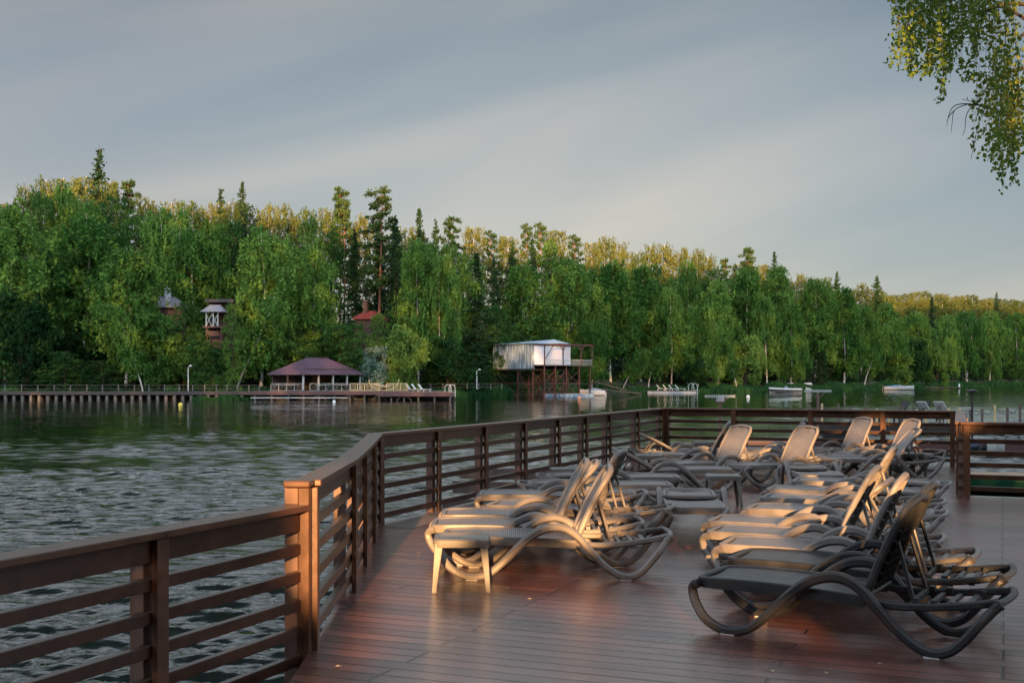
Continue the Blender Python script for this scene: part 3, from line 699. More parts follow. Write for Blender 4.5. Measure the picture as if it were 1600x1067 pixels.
def pine(seed, H=24, W=6.5, cb=.45, name='pine_tree', leaf=LF_pine):
    r = random.Random(seed); root = empty(name); tb = MB()
    def tp(t): return Vector((.4*math.sin(t*3+seed), .3*math.cos(t*3), H*t))
    tb.tube([tp(t) for t in np.linspace(0, 1, 12)], .24, 8, .03); pts = []
    n = 34
    for i in range(n):
        t = cb + (1-cb)*(i+.5)/n; a = i*2.399 + r.uniform(-.4, .4)
        env = (.45+.55*math.sin(min(1, (t-cb)/(1-cb)+.25)*math.pi)) ; L_ = W/2*env*r.uniform(.5, 1.1)
        p0 = tp(t); c = p0 + Vector((math.cos(a)*L_, math.sin(a)*L_, L_*r.uniform(.05, .5)))
        tb.tube([p0, p0*.45+c*.55+Vector((0, 0, -.1)), c], .05, 4, .015)
        for u in range(5):
            cc = p0.lerp(c, r.uniform(.5, 1.05)) + Vector((r.gauss(0, .35), r.gauss(0, .35), r.gauss(0, .15))); rr_ = r.uniform(.35, .8)
            for j in range(34):
                v = Vector((r.gauss(0, 1), r.gauss(0, 1), r.gauss(0, .45))); v = v.normalized()*rr_*r.uniform(.4, 1)
                pts.append(tuple(cc+v))
    tb.build('trunk', M_barkp, root, smooth=True)
    cards('crown', pts, .24, leaf, root, seed, flat=.1, aspect=1.5)
    return root
def bush(seed, H=6, W=6, leaf=LF_mid, name='bush', n=42, sz=.22, dens=1.0, bark=M_barkd):
    r = random.Random(seed); root = empty(name); tb = MB(); pts = []
    for k in range(6):
        a = k*1.05 + r.uniform(-.3, .3); q = W*.28*r.uniform(.5, 1)
        tb.tube([(0, 0, -.3), (math.cos(a)*q*.4, math.sin(a)*q*.4, H*.3), (math.cos(a)*q, math.sin(a)*q, H*.62)], .07, 5, .02)
    for i in range(n):
        z = r.uniform(.08, .92); e_ = math.sqrt(max(0, 1-((z-.45)/.58)**2)); a = r.uniform(0, 6.283); q = W/2*e_*math.sqrt(r.uniform(.15, 1))*.88
        c = Vector((math.cos(a)*q, math.sin(a)*q, H*z)); rr_ = r.uniform(.5, 1.1)*W/6.5
        for j in range(int(120*dens)):
            v = Vector((r.gauss(0, 1), r.gauss(0, 1), r.gauss(0, .8))).normalized()*rr_*r.uniform(.35, 1.08)
            pts.append(tuple(c+v))
    tb.build('trunk', bark, root, smooth=True)
    cards('crown', pts, sz, leaf, root, seed, aspect=1.7, droop=.15)
    return root
PROTO = {}
def mk(k, fn, h, w, n):
    PROTO[k] = [fn(i) for i in range(n)]; DIM[k] = (h, w)
    for o in PROTO[k]: o['_free'] = 1
DIM = {}
mk('birch', lambda i: birch(10+i, W=8, n_limb=72+6*i, base=(.2,.12,.25,.16)[i], peak=(.35,.5,.42,.3)[i]), 20, 7.6, 4)
mk('lean', lambda i: birch(30+i, H=14, W=5, lean=(.30, -.25)[i], n_limb=36, base=.30), 14, 6, 2)
mk('fork', lambda i: birch(40+i, H=18, W=7, fork=True, n_limb=76, base=.22), 18, 8.5, 2)
mk('crest', lambda i: birch(50+i, H=20, W=7.5, leaf=LF_crest, n_limb=66, dens=.95, base=.2, weep=.45, peak=.6), 20, 7.4, 3)
mk('spruce', lambda i: spruce(60+i), 22, 6.4, 3)
mk('thin', lambda i: spruce(70+i, sparse=.6, W=6), 22, 5.4, 1)
mk('pine', lambda i: pine(80+i), 24, 6.6, 3)
mk('bush', lambda i: bush(90+i, leaf=LF_dark), 6, 6.4, 3)
mk('willow', lambda i: bush(100+i, leaf=LF_willow, dens=1.25, sz=.2, name='willow_tree'), 6, 6.4, 2)
mk('silver', lambda i: bush(110+i, leaf=LF_silver, H=6, W=5, sz=.26, dens=.7, name='silver_willow'), 6, 5.4, 1)
mk('oak', lambda i: birch(120+i, H=18, W=9, leaf=LF_mid, weep=.35, n_limb=66, base=.05, dens=.9, low=.85, bark=M_barkd, name='leafy_tree'), 18, 8.6, 3)
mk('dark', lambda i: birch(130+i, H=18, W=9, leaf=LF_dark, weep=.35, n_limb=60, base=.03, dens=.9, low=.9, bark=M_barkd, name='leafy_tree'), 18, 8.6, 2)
tr = random.Random(11)
def tree(kind, px, top, wpx, r, label, group=None, cat='tree', rz=None):
    d = D(px) + r; ps = PROTO[kind]; src = ps[tr.randrange(len(ps))]
    free = [p for p in ps if p.get('_free')]
    if free: src = free[0]; o = src; del o['_free']
    else: o = copy_tree(src)
    h0 = terr(px, r) - .15; H = Z(top, d) - h0; W = wpx*1.12*d/F; dh, dw = DIM[kind]
    o.location = (X(px, d), d, h0); sx = W/dw; o.scale = (sx, sx, H/dh*1.0); o.rotation_euler = (0, 0, tr.uniform(0, 6.28) if rz is None else rz)
    for a in ('label', 'group'):
        if a in o: del o[a]
    tag(o, label, cat, group); return o
T = tree
# the trees one can tell apart along the far bank, left to right
T('birch', 12, 300, 125, 13, 'weeping birch standing at the far left edge of the picture')
T('bush', 40, 455, 110, 8, 'dark bush filling the lower left corner of the far wood', cat='bush')
T('oak', 100, 545, 66, 5, 'small bright green leafy tree low behind the promenade, nearest the left edge')
T('dark', 160, 560, 66, 4, 'low dark leafy tree behind the promenade left of the pale weeping birch')
T('birch', 135, 320, 125, 20, 'tall broad weeping birch behind, left of the pale birch by the promenade')
T('birch', 200, 376, 112, 9, 'pale green weeping birch reaching down to the promenade on the left')
T('fork', 268, 310, 92, 22, 'airy forked birch whose thin top stands clear against the sky at left')
T('birch', 246, 482, 80, 7, 'lower weeping birch before the white chimney house')
T('birch', 302, 345, 84, 19, 'weeping birch with white stem above the gabled timber house')
T('oak', 310, 512, 50, 4, 'bright green young leafy tree beside the white lamp post on the promenade')
T('lean', 372, 455, 76, 6, 'small slanting white birch right of the timber house', rz=0)
T('birch', 410, 352, 104, 11, 'large weeping birch hanging over the left end of the pavilion')
T('birch', 488, 365, 76, 14, 'weeping birch directly behind the pavilion roof')
T('oak', 450, 470, 90, 12, 'leafy tree low behind the pavilion roof at left')
T('oak', 530, 500, 86, 9, 'leafy tree low behind the right end of the pavilion roof')
T('pine', 594, 300, 74, 22, 'tall pine with a reddish stem rising above the red roof')
T('spruce', 618, 335, 60, 20, 'dark tall conifer just right of the reddish pine stem')
T('silver', 585, 540, 46, 3, 'silvery grey willow beside the pavilion')
T('willow', 636, 506, 66, 4, 'round yellow green willow right of the silvery willow')
T('willow', 625, 560, 44, 3, 'small yellow green willow bush under the round willow', cat='bush')
T('birch', 652, 362, 66, 13, 'narrow weeping birch, left of a close pair above the promenade end')
T('fork', 692, 384, 58, 11, 'narrow weeping birch, right of a close pair above the promenade end')
T('bush', 703, 525, 84, 6, 'big dark green bush right of the round willow', cat='bush')
T('spruce', 745, 392, 58, 13, 'dark pointed spruce left of the house on stilts')
T('oak', 772, 468, 74, 10, 'leafy tree behind the roof of the house on stilts')
T('birch', 812, 400, 84, 19, 'weeping birch behind the left of the stilt house roof')
T('dark', 742, 560, 52, 3, 'low dark leafy tree beside the left legs of the stilt house')
T('oak', 850, 470, 80, 12, 'leafy tree behind the right half of the stilt house roof')
T('birch', 888, 392, 86, 15, 'broad weeping birch just right of the stilt house')
T('birch', 925, 495, 50, 4, 'low weeping birch touching the right side of the stilt house')
T('birch', 955, 398, 86, 14, 'broad weeping birch above the covered motorboat')
T('birch', 1002, 405, 76, 15, 'tall weeping birch above the floating sun deck')
T('lean', 1012, 522, 44, 3, 'small bowed birch leaning to the left over the bank by the wooden steps', rz=math.pi)
T('lean', 975, 540, 40, 4, 'thin slanting birch above the wooden steps', rz=0)
T('fork', 1048, 440, 62, 9, 'forked birch with slanting white stems behind the floating deck')
T('birch', 1075, 470, 52, 7, 'slim birch between the forked birch and the tall pointed one')
T('birch', 1120, 428, 68, 8, 'tall pointed pale birch behind the notice board')
T('willow', 1110, 556, 46, 3, 'smaller rounded willow bush on the bank behind the notice board', cat='bush')
T('willow', 1163, 524, 62, 5, 'rounded green willow right of the notice board')
T('bush', 1085, 560, 40, 3, 'small dark bush at the foot of the forked birch', cat='bush')
T('birch', 1170, 408, 80, 16, 'broad birch behind the rounded green willow')
T('birch', 1236, 466, 50, 6, 'slim pale birch above the white motorboat')
T('birch', 1215, 405, 66, 16, 'darker birch behind the slim one over the motorboat')
T('birch', 1197, 455, 46, 8, 'slim birch just left of the motorboat')
T('birch', 1275, 425, 66, 14, 'birch behind the bench and fence on the bank')
T('spruce', 1284, 545, 34, 5, 'small young spruce on the grassy bank right of the motorboat')
T('birch', 1318, 440, 62, 9, 'birch with two white stems on the grassy bank')
T('lean', 1092, 500, 34, 4, 'thin slanting white birch behind the right end of the floating deck', rz=0)
T('lean', 1150, 505, 30, 3, 'thin slanting white birch left of the rounded green willow', rz=math.pi)
T('lean', 222, 470, 50, 4, 'slanting white birch at the promenade below the grey roofed house', rz=math.pi)
T('lean', 1352, 500, 40, 5, 'slanting thin birch at the right end of the grassy bank', rz=0)
T('birch', 1385, 465, 52, 10, 'birch right behind the rounded willows')
T('willow', 1400, 545, 56, 4, 'rounded olive willow behind the boat with blue cover')
T('bush', 1432, 530, 48, 5, 'dark rounded bush between the two willows on the right', cat='bush')
T('willow', 1462, 540, 46, 4, 'rounded willow at the end of the small dark pier')
T('birch', 1432, 480, 48, 9, 'birch above the small dark pier')
T('spruce', 1456, 462, 27, 12, 'dark slim spruce among the birches on the right')
T('birch', 1480, 485, 40, 10, 'birch just right of the dark slim spruce')
T('fork', 1512, 478, 52, 8, 'birch with bent white stems near the right edge')
T('birch', 1548, 480, 44, 8, 'birch with thin white stems second from the right edge')
T('birch', 1588, 482, 50, 9, 'birch at the right edge of the picture')
T('thin', 155, 226, 84, 42, 'thin ragged spruce standing highest against the sky on the left')
T('thin', 378, 279, 56, 40, 'small spruce tip against the sky above the timber house')
T('spruce', 1370, 430, 46, 38, 'pair-like dark spruce tip above the golden wood on the right')
T('thin', 1557, 455, 22, 60, 'tiny dark spruce tip on the far right skyline')
T('spruce', 1210, 390, 34, 36, 'dark spruce tip above the motorboat on the skyline')
T('pine', 1165, 390, 42, 30, 'pine with yellow green top on the skyline right of centre')
T('pine', 530, 296, 46, 42, 'dark pine on the skyline above the pavilion roof')
T('thin', 345, 290, 54, 40, 'slim spruce on the skyline left of the spruce tip')
T('spruce', 655, 322, 44, 36, 'spruce on the skyline above the two narrow weeping birches')
# crest row and filling rows: nothing in the picture tells these apart
SKY = [(-60,290),(0,288),(30,292),(75,248),(120,262),(200,275),(240,288),(270,300),(300,300),(345,305),(400,300),(420,310),(470,300),(500,312),(560,318),(620,345),(650,335),(690,342),(740,347),(800,348),(845,342),(880,352),(920,364),(965,364),(1000,372),(1030,370),(1085,376),(1120,388),(1160,402),(1200,405),(1255,422),(1300,420),(1330,432),(1370,450),(1400,457),(1450,454),(1500,457),(1555,462),(1600,470),(1680,470)]
def skyl(px): return float(np.interp(px, [a for a, b in SKY], [b for a, b in SKY]))
GC = 'birches of the crest row catching the last golden light'
LC = 'golden topped birch in the crest row of the far wood'
px = -50
while px < 1370:
    k = tr.choices(['crest', 'pine', 'spruce'], [.86, .12, .02])[0]
    w_ = tr.uniform(44, 62) * 165/ (D(px)+20)
    g, l = {'crest': (GC, LC), 'pine': ('pines scattered through the crest row', 'dark pine scattered in the crest row of the far wood'), 'spruce': ('spruces scattered through the crest row', 'dark spruce scattered in the crest row of the far wood')}[k]
    T(k, px, skyl(px) + tr.uniform(-4, 16), w_*(.95 if k != 'crest' else 1.1), tr.uniform(34, 48), l, g)
    px += w_*.60
px = -60
while px < 1370:
    w_ = tr.uniform(52, 70) * 165/(D(px)+15); k = tr.choices(['oak', 'birch', 'spruce'], [.42, .50, .08])[0]
    l, g = {'oak': ('leafy tree in the shaded middle row of the far wood', 'leafy trees of the shaded middle row'), 'birch': ('birch in the shaded middle row of the far wood', 'birches of the shaded middle row'), 'spruce': ('dark spruce in the shaded middle row of the far wood', 'spruces of the shaded middle row')}[k]
    T(k, px, skyl(px) + tr.uniform(14, 56), w_*(.95 if k == 'spruce' else 1.1), tr.uniform(24, 31), l, g)
    px += w_*.62
px = -60
while px < 1640:
    w_ = tr.uniform(60, 80)*160/(D(px)+8)
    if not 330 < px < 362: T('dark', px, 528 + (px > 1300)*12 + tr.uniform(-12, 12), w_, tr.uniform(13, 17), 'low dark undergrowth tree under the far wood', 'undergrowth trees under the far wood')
    px += w_*.6
# the golden wood on the far right slope
px = 1372
while px < 1680:
    for (rr_, dy, w_) in ((150, 0, 26), (105, 9, 26), (70, 20, 28)):
        T('crest', px + tr.uniform(-6, 6), skyl(px)+dy+tr.uniform(-3, 5), w_, rr_+tr.uniform(-10, 10), 'golden birch of the sunlit slope at the far right', 'golden birches of the sunlit slope at the far right')
    px += 15
px = 1375
while px < 1650:
    T('birch', px, skyl(px)+34+tr.uniform(-4, 8), 36, 34+tr.uniform(-6, 6), 'green birch in the second row at the far right', 'green birches of the second row at the far right'); px += 20
# ------------------------------------------------------------------ our own shore behind the viewer, with the tall wood the low sun shines through
def near_shore():
    b = MB(); xs = np.linspace(-260, 300, 29); ys = [-11, -10, -9, -8, -40, -60, -90, -140, -220]; ys = sorted(ys)
    for x in xs:
        for y in ys: b.v.append((x, y, -1.9 if y == -8 else (-1.0 if y == -9 else -.2 + .6*math.sin(x*.13+y*.1))))
    n = len(ys)
    for i in range(len(xs)-1):
        for j in range(n-1): b.f.append((i*n+j, (i+1)*n+j, (i+1)*n+j+1, i*n+j+1))
    tag(b.build('near_shore_ground', MATS['forest_floor'], smooth=True), kind='structure')
    WY = -70.0; tn = math.tan(R(SUN_EL)); sl = math.tan(R(SUN_AZ-180))
    def tgt(x, y, z): return (x - sl*(y-WY), z + tn*(y-WY))
    prof = sorted([tgt(X(p, yy), yy, Z(zp, yy)) for p, yy, zp in ((0, 190, 338), (200, 190, 330), (500, 192, 362), (750, 200, 400), (1000, 255, 418), (1200, 272, 440), (1370, 300, 466), (1430, 400, 486), (1520, 460, 496), (1600, 500, 500))])
    px_ = [-260] + [p[0] for p in prof] + [300]; pz_ = [prof[0][1]] + [p[1] for p in prof] + [prof[-1][1]]
    g = np.random.default_rng(5); pts = []
    # dense foliage, its top shaped to shade all but the far crest
    for cx in np.arange(-250, 295, 3.2):
        top = np.interp(cx, px_, pz_) + g.uniform(-3.5, 2.5); n = int(top*3.2*3.0)
        pts.append(np.column_stack([cx + g.normal(0, 2.0, n), WY + g.uniform(-6, 0, n), np.sqrt(g.uniform(0, 1, n))*0 + g.uniform(0, top, n)]))
    P = np.concatenate(pts)
    def hole(x, z): return ((x > -7) & (x < 10) & (z > tn*76-1.7) & (z < tn*100+4.0)) | ((x > 3) & (x < 13) & (z > 18.5) & (z < 24.5) & (np.sin(x*2.1+z*1.3) > -.5))  # openings shaped to pass the low sun onto deck and near birch
    P = P[~hole(P[:, 0], P[:, 2])]
    o = cards('woodland', P, 1.7, LF_mid, None, 5, aspect=1.3); tag(o, 'dense tall wood on the near shore behind the viewer', 'wood', kind='stuff')
    # a thicket added unseen behind the deck, cut open for chosen sun patches
    SY = -14.0; n = 150000; x = g.uniform(-6.5, 10.5, n); z = g.uniform(1.2, 9.4, n); y = np.full(n, SY) + g.uniform(-.5, 0, n)
    gap = np.zeros(n, bool); wx = x + .05*np.sin(z*11) ; wz = z + .04*np.sin(x*9) + .03*np.sin(x*23+1)
    for (tx, ty, tz, rx, rz, sk) in GAPS:
        cx, cz = tx - sl*(ty-SY), tz + tn*(ty-SY)
        gap |= (((wx-cx-sk*(wz-cz))/(rx+.06))**2 + ((wz-cz)/max(rz*1.35, .115))**2) < 1
    o = cards('leaf_screen', np.column_stack([x, y, z])[~gap], .13, LF_mid, None, 6, aspect=1.2); tag(o, 'thicket added unseen behind the viewer, cut open for sun patches', 'leaf_screen', kind='stuff')
    n = 42000; x = g.uniform(-34, 38, n); z = 1.2 + 21*g.uniform(0, 1, n)  # taller added screen, keeps the sky behind from lighting the deck
    kp = ~((x > -6.3) & (x < 10.3) & (z < 9.9)) & ~((x > 3) & (x < 12) & (z > 9.9) & (z < 14.5) & (np.sin(x*2.6+z*1.7) > -.35)) & (z < 17 + 3*np.sin(x*.7))
    o = cards('tall_leaf_screen', np.column_stack([x, SY + g.uniform(-2.5, -.6, n), z])[kp], .75, LF_mid, None, 9, aspect=1.3); tag(o, 'tall unseen leaf screen added to dim the sky behind the viewer', 'leaf_screen', kind='stuff')
    n = 26000; x = g.uniform(-6.8, 10.8, n); z = g.uniform(-.3, 1.5, n); o = cards('screen_foot', np.column_stack([x, np.full(n, SY)+g.uniform(-1, 0, n), z]), .2, LF_mid, None, 8); tag(o, 'unseen foot of the thicket behind the viewer', 'brush', kind='stuff')  # low foot of the added screen, down to the ground
# chosen sun patches the leaf screen is cut open for: x, y, z, half width, half height of the gap seen from there, slant
GAPS = [(-.80, 11.4, 0, .40, .46, 0), (-.82, 9.4, 0, .28, .34, 0), (-1.05, 13.3, 0, .50, .14, 0), (-.45, 10.9, .28, .45, .07, .5), (.38, 9.0, 0, .34, .16, -.5), (.72, 9.4, .46, .22, .03, 1), (1.0, 9.4, .82, .20, .03, 1),
  (.55, 10.1, .42, .25, .05, 1), (.75, 10.1, .72, .25, .05, 1), (-.15, 9.3, .16, .16, .10, .8), (-.20, 8.85, .2, .0, .1, 0),
  (1.82, 9.0, .27, .32, .05, -.3), (1.75, 9.8, .27, .30, .05, 0), (2.1, 10.2, .42, .30, .06, 0), (2.7, 12.0, .27, .45, .07, 0), (3.3, 12.5, .42, .35, .07, 0), (2.3, 9.6, .45, .30, .07, 0),
  (2.62, 8.4, .62, .06, .26, .2), (2.80, 9.3, .70, .09, .2, .2), (3.75, 12.0, .66, .12, .25, .2), (3.0, 10.0, .55, .2, .10, 0),
  (3.62, 17.9, .74, .36, .20, .5), (4.45, 17.6, .70, .40, .22, .3), (6.6, 21.1, .70, .45, .26, 0), (6.15, 18.3, .74, .18, .16, .3), (7.25, 20.1, .72, .32, .18, .2), (2.6, 20.3, .45, .2, .08, 0), (3.2, 12.6, .1, .25, .08, 0),
  (1.12, 7.45, .20, .07, .05, 0), (1.75, 7.9, 0, .22, .05, 0), (3.3, 8.5, .22, .25, .06, 0), (-.1, 12.5, .30, .35, .06, 0), (.8, 11.5, .75, .10, .12, .3)]
near_shore()
# ------------------------------------------------------------------ helpers for far things
def cm(name, col, rough=.6, **k): return mat(name, col, rough, **k)
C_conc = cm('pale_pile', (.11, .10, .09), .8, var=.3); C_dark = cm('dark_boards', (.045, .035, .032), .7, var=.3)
C_white = cm('white_paint', (.60, .60, .59), .5, var=.08); C_grey = cm('grey_paint', (.34, .36, .36), .5, var=.15)
C_yel = cm('yellow_wood', (.52, .40, .22), .6, var=.2); C_red = cm('red_oxide_steel', (.085, .034, .028), .6, var=.3)
C_roof = cm('plum_metal_roof', (.105, .064, .092), .38, var=.12, scale=1.5); C_blue = cm('blue_float', (.10, .22, .36), .5, var=.2)
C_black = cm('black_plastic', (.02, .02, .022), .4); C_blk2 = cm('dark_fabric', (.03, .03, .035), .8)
class Lf:      # a frame of reference at a far place: local metres -> world
    def __init__(s, x, y, ang, z=0): s.o = Vector((x, y, z)); s.a = ang
    def root(s, name, label, cat, group=None): return empty(name, s.o, R(s.a), label, cat, group)
def root_at(name, px, d, z, ang, label, cat, group=None): return empty(name, (X(px, d), d, z), R(ang), label, cat, group)

# promenade with its fence and piles
dp = 148.5; zp = Z(611.5, dp)
pr = root_at('promenade', -60, dp, zp, 0, 'long low timber promenade on pale piles along the left bank', 'promenade')
xl = X(398, dp) - X(-60, dp)
MB().box(0, xl, -.1, 3.0, -.14, 0).build('deck_boards', M_fardk, pr)
MB().box(0, xl, -.16, -.1, -.42, .03).build('edge_beam', C_dark, pr)
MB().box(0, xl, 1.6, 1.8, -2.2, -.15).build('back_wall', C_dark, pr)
n_ = int(xl/1.06)
for i in range(n_): MB().box(i*1.06, i*1.06+.34, .0, .34, -2.4, -.14).build('pile', C_conc, pr)
def fence(px_list, d, ztop, zbot, label, mt=None, rail=True, name='fence'):
    mt = mt or C_conc; x0 = X(px_list[0], d); r = empty(name, (x0, d, zbot), 0, label, 'fence')
    for p in px_list: MB().box(X(p, d)-x0-.06, X(p, d)-x0+.06, -.06, .06, 0, ztop-zbot).build('post', mt, r)
    if rail:
        for k in (1.0, .48):
            b = MB(); pts = []
            for a, c in zip(px_list[:-1], px_list[1:]):
                xa, xc = X(a, d)-x0, X(c, d)-x0; b.tube([(xa, 0, (ztop-zbot)*k-.03), ((xa+xc)/2, 0, (ztop-zbot)*k-.10), (xc, 0, (ztop-zbot)*k-.03)], .022, 4)
            b.build('rail', C_conc, r)
    return r
fence([-42, -17, 8, 34, 59, 85, 110, 136, 160, 185, 210, 233, 257, 280, 301, 320, 338, 355, 372, 389, 405], dp+.2, Z(601, dp), zp, 'fence of slim pale posts along the left promenade')
fence([640, 654, 673, 692, 711, 730, 748, 767, 784], 161, Z(599, 161), Z(608, 161), 'fence of slim posts on the bank between the pavilion and the stilt house')
# pavilion
def pavilion():
    a = 50; c0 = Vector((X(473, 147.5), 147.5, 0)); L1, L2 = 10.6, 7.0; zt = Z(559, 152); ze = Z(583.5, 147.5); zd = Z(610, 146)
    r = empty('pavilion', (c0.x, c0.y, zd), R(a), 'open lakeside pavilion with a hipped plum coloured metal roof', 'pavilion')
    e_, t_ = ze-zd, zt-zd; q = L2/2
    b = MB(); b.v = [(0, 0, e_), (L1, 0, e_), (L1, L2, e_), (0, L2, e_), (q, q, t_), (L1-q, q, t_), (0, 0, e_-.14), (L1, 0, e_-.14), (L1, L2, e_-.14), (0, L2, e_-.14)]
    b.f = [(0, 1, 5, 4), (1, 2, 5), (2, 3, 4, 5), (3, 0, 4), (6, 7, 1, 0), (7, 8, 2, 1), (8, 9, 3, 2), (9, 6, 0, 3), (9, 8, 7, 6)]
    rf = b.build('roof', C_roof, r)
    # standing seams and the row of snow guards
    s = MB(); g = MB()
    for i in range(1, 21):
        x = i*L1/21; k = min(x, L1-x, q)/q
        s.beam((x, 0, e_+.02), (x, q*k, e_+(t_-e_)*k+.02), .05, .05)
        if .12 < x/L1 < .93: g.box(x-.13, x+.13, .78, .90, e_+(t_-e_)*.84/q+.02, e_+(t_-e_)*.84/q+.19)
    for i in range(1, 14):
        y = i*L2/14; k = min(y, L2-y)/q; s.beam((0, y, e_+.02), (q*k, y, e_+(t_-e_)*k+.02), .05, .05)
    s.beam((q, q, t_+.03), (L1-q, q, t_+.03), .2, .08); s.beam((0, 0, e_+.03), (q, q, t_+.03), .14, .07)
    s.build('roof_seams', C_roof, rf); g.build('snow_guards', C_dark, rf)
    for (x, y) in [(.5, .5), (3.0, .5), (5.4, .5), (7.8, .5), (L1-.5, .5), (.5, 3.5), (.5, L2-.5), (L1-.5, L2-.5), (5.4, L2-.5)]:
        p = MB().box(x-.09, x+.09, y-.09, y+.09, 0, e_-.14).build('post', C_grey if y < 1 else C_dark, r)
    b = MB(); b.box(.4, L1-.4, L2-.5, L2-.42, 0, e_-.2); b.build('back_wall', C_dark, r)
    MB().box(7.0, L1-.5, L2-.7, L2-.52, .9, e_-.3).build('wood_panel', cm('amber_panel', (.30, .16, .07), .6, var=.3), r)
pavilion()
# dock in front of it
dk = root_at('dock', 388, 146, Z(611, 146), 0, 'dark timber dock on stilts carrying the pavilion', 'dock')
def lx(p, d=146, p0=388): return X(p, d) - X(p0, d)
MB().box(lx(388), lx(708), 0, 4, -.16, 0).build('deck_boards', M_fardk, dk)
MB().box(lx(592), lx(708), -1.6, 0, -.30, -.12).build('lower_deck', M_fardk, dk)
MB().box(lx(415), lx(592), 3.9, 14, -.2, -.02).build('rear_deck', M_fardk, dk)
MB().box(lx(388), lx(640), -.1, -.02, -.46, -.02).build('edge_beam', cm('maroon_beam', (.085, .04, .04), .6, var=.2), dk)
MB().box(lx(592), lx(708), -1.7, -1.62, -.62, -.14).build('edge_beam', cm('maroon_beam', (.085, .04, .04), .6), dk)
MB().box(lx(395), lx(545), -1.2, -.8, -.86, -.74).build('floating_beam', C_grey, dk)
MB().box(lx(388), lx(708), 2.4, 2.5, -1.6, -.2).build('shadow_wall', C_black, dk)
for p in (398, 424, 450, 474, 498, 522, 546, 569, 592, 613, 633, 655, 680, 704):
    x = lx(p); b = MB().box(x-.09, x+.09, .1 if p < 600 else -1.4, .28 if p < 600 else -1.22, -1.9, -.16); y = .19 if p < 600 else -1.31
    if p in (546, 592, 633, 498): b.beam((x-.9, y, -1.1), (x, y, -.3), .08, .08); b.beam((x+.9, y, -1.1), (x, y, -.3), .08, .08)
    b.build('pile', C_conc, dk)
def panel_fence(p0, p1, n, mt, label, infill=False):
    d = 146; z0 = Z(610.5, d); r = empty('panel_railing', (X(p0, d), d+.12, z0), 0, label, 'railing'); w_ = X(p1, d)-X(p0, d)
    for i in range(n+1): MB().box(w_*i/n-.05, w_*i/n+.05, -.04, .04, 0, .86).build('post', mt, r)
    MB().box(0, w_, -.05, .05, .862, .93).build('top_rail', mt, r); MB().box(0, w_, -.05, .05, .02, .08).build('bottom_rail', mt, r)
    for i in range(n):
        b = MB(); xa, xb = w_*i/n+.05, w_*(i+1)/n-.05
        if infill:
            for k in range(1, 5): x = xa+(xb-xa)*k/5; b.box(x-.02, x+.02, -.02, .02, .08, .86)
        else: b.tube([(xa, 0, .12), (xb, 0, .82)], .014, 4); b.tube([(xa, 0, .82), (xb, 0, .12)], .014, 4)
        b.build('infill', mt, r)
C_dgr = cm('weathered_grey_wood', (.20, .20, .19), .7, var=.2)
panel_fence(423, 472, 4, C_dgr, 'grey crossed railing panels at the left corner of the pavilion')
panel_fence(484, 546, 5, C_dgr, 'grey crossed railing panels along the front of the pavilion')
panel_fence(547, 592, 4, C_yel, 'yellow wooden railing panels right of the grey ones', True)
panel_fence(604, 636, 3, C_yel, 'shorter run of yellow wooden railing panels at the end of the dock', True)
# tables under the roof
def ftable(px, d, label):
    r = root_at('dining_table', px, d, Z(610.5, 146), 20, label, 'table', 'dining tables under the pavilion')
    MB().box(-.8, .8, -.45, .45, .70, .76).build('table_top', C_grey, r)
    for s in (-.7, .7): MB().box(s-.04, s+.04, -.35, .35, 0, .70).build('leg', C_dark, r)
for px, d in ((437, 150), (457, 149), (503, 149), (517, 151.5), (534, 150.5)): ftable(px, d, 'dining table behind the railing of the pavilion')
# hammock between the two yellow railings
hm = root_at('hammock', 600, 147.5, Z(610.5, 146), 0, 'white hammock slung on a bowed stand between the two yellow railings', 'hammock')
MB().tube(spline([(-1.9, 0, 1.35), (-1.5, 0, .5), (0, 0, .06), (1.4, 0, .45), (1.9, 0, 1.45)], 6), .05, 6).build('stand', C_yel, hm)
MB().grid(lambda s, t: ((s-.5)*3.0, (t-.5)*1.0*math.sin(math.pi*max(.06, min(.94, s))), .95 - .62*math.sin(math.pi*s) + .35*(t-.5)**2*4*math.sin(math.pi*s)), 14, 6).build('cloth', C_white, hm, smooth=True)
# lamp posts
def lamp(px, top, bot, d, label):
    r = root_at('lamp_post', px, d, Z(bot, d), 0, label, 'lamp post'); h = Z(top, d)-Z(bot, d)
    MB().tube([(0, 0, 0), (0, 0, h-.25)], .07, 8, .05).build('pole', C_white, r)
    MB().tube([(0, 0, h-.25), (.1, -.1, h-.12), (.38, -.3, h-.1)], .035, 6).build('arm', C_white, r)
    MB().lathe([(.05, 0), (.18, .02), (.2, .1), (.08, .2), (.03, .22)], (.38, -.3, h-.14), 10).build('lamp_head', C_white, r)
lamp(294, 571, 611, 149.5, 'white lamp post standing on the left promenade')
lamp(745, 577, 608, 162, 'white lamp post on the bank left of the stilt house')
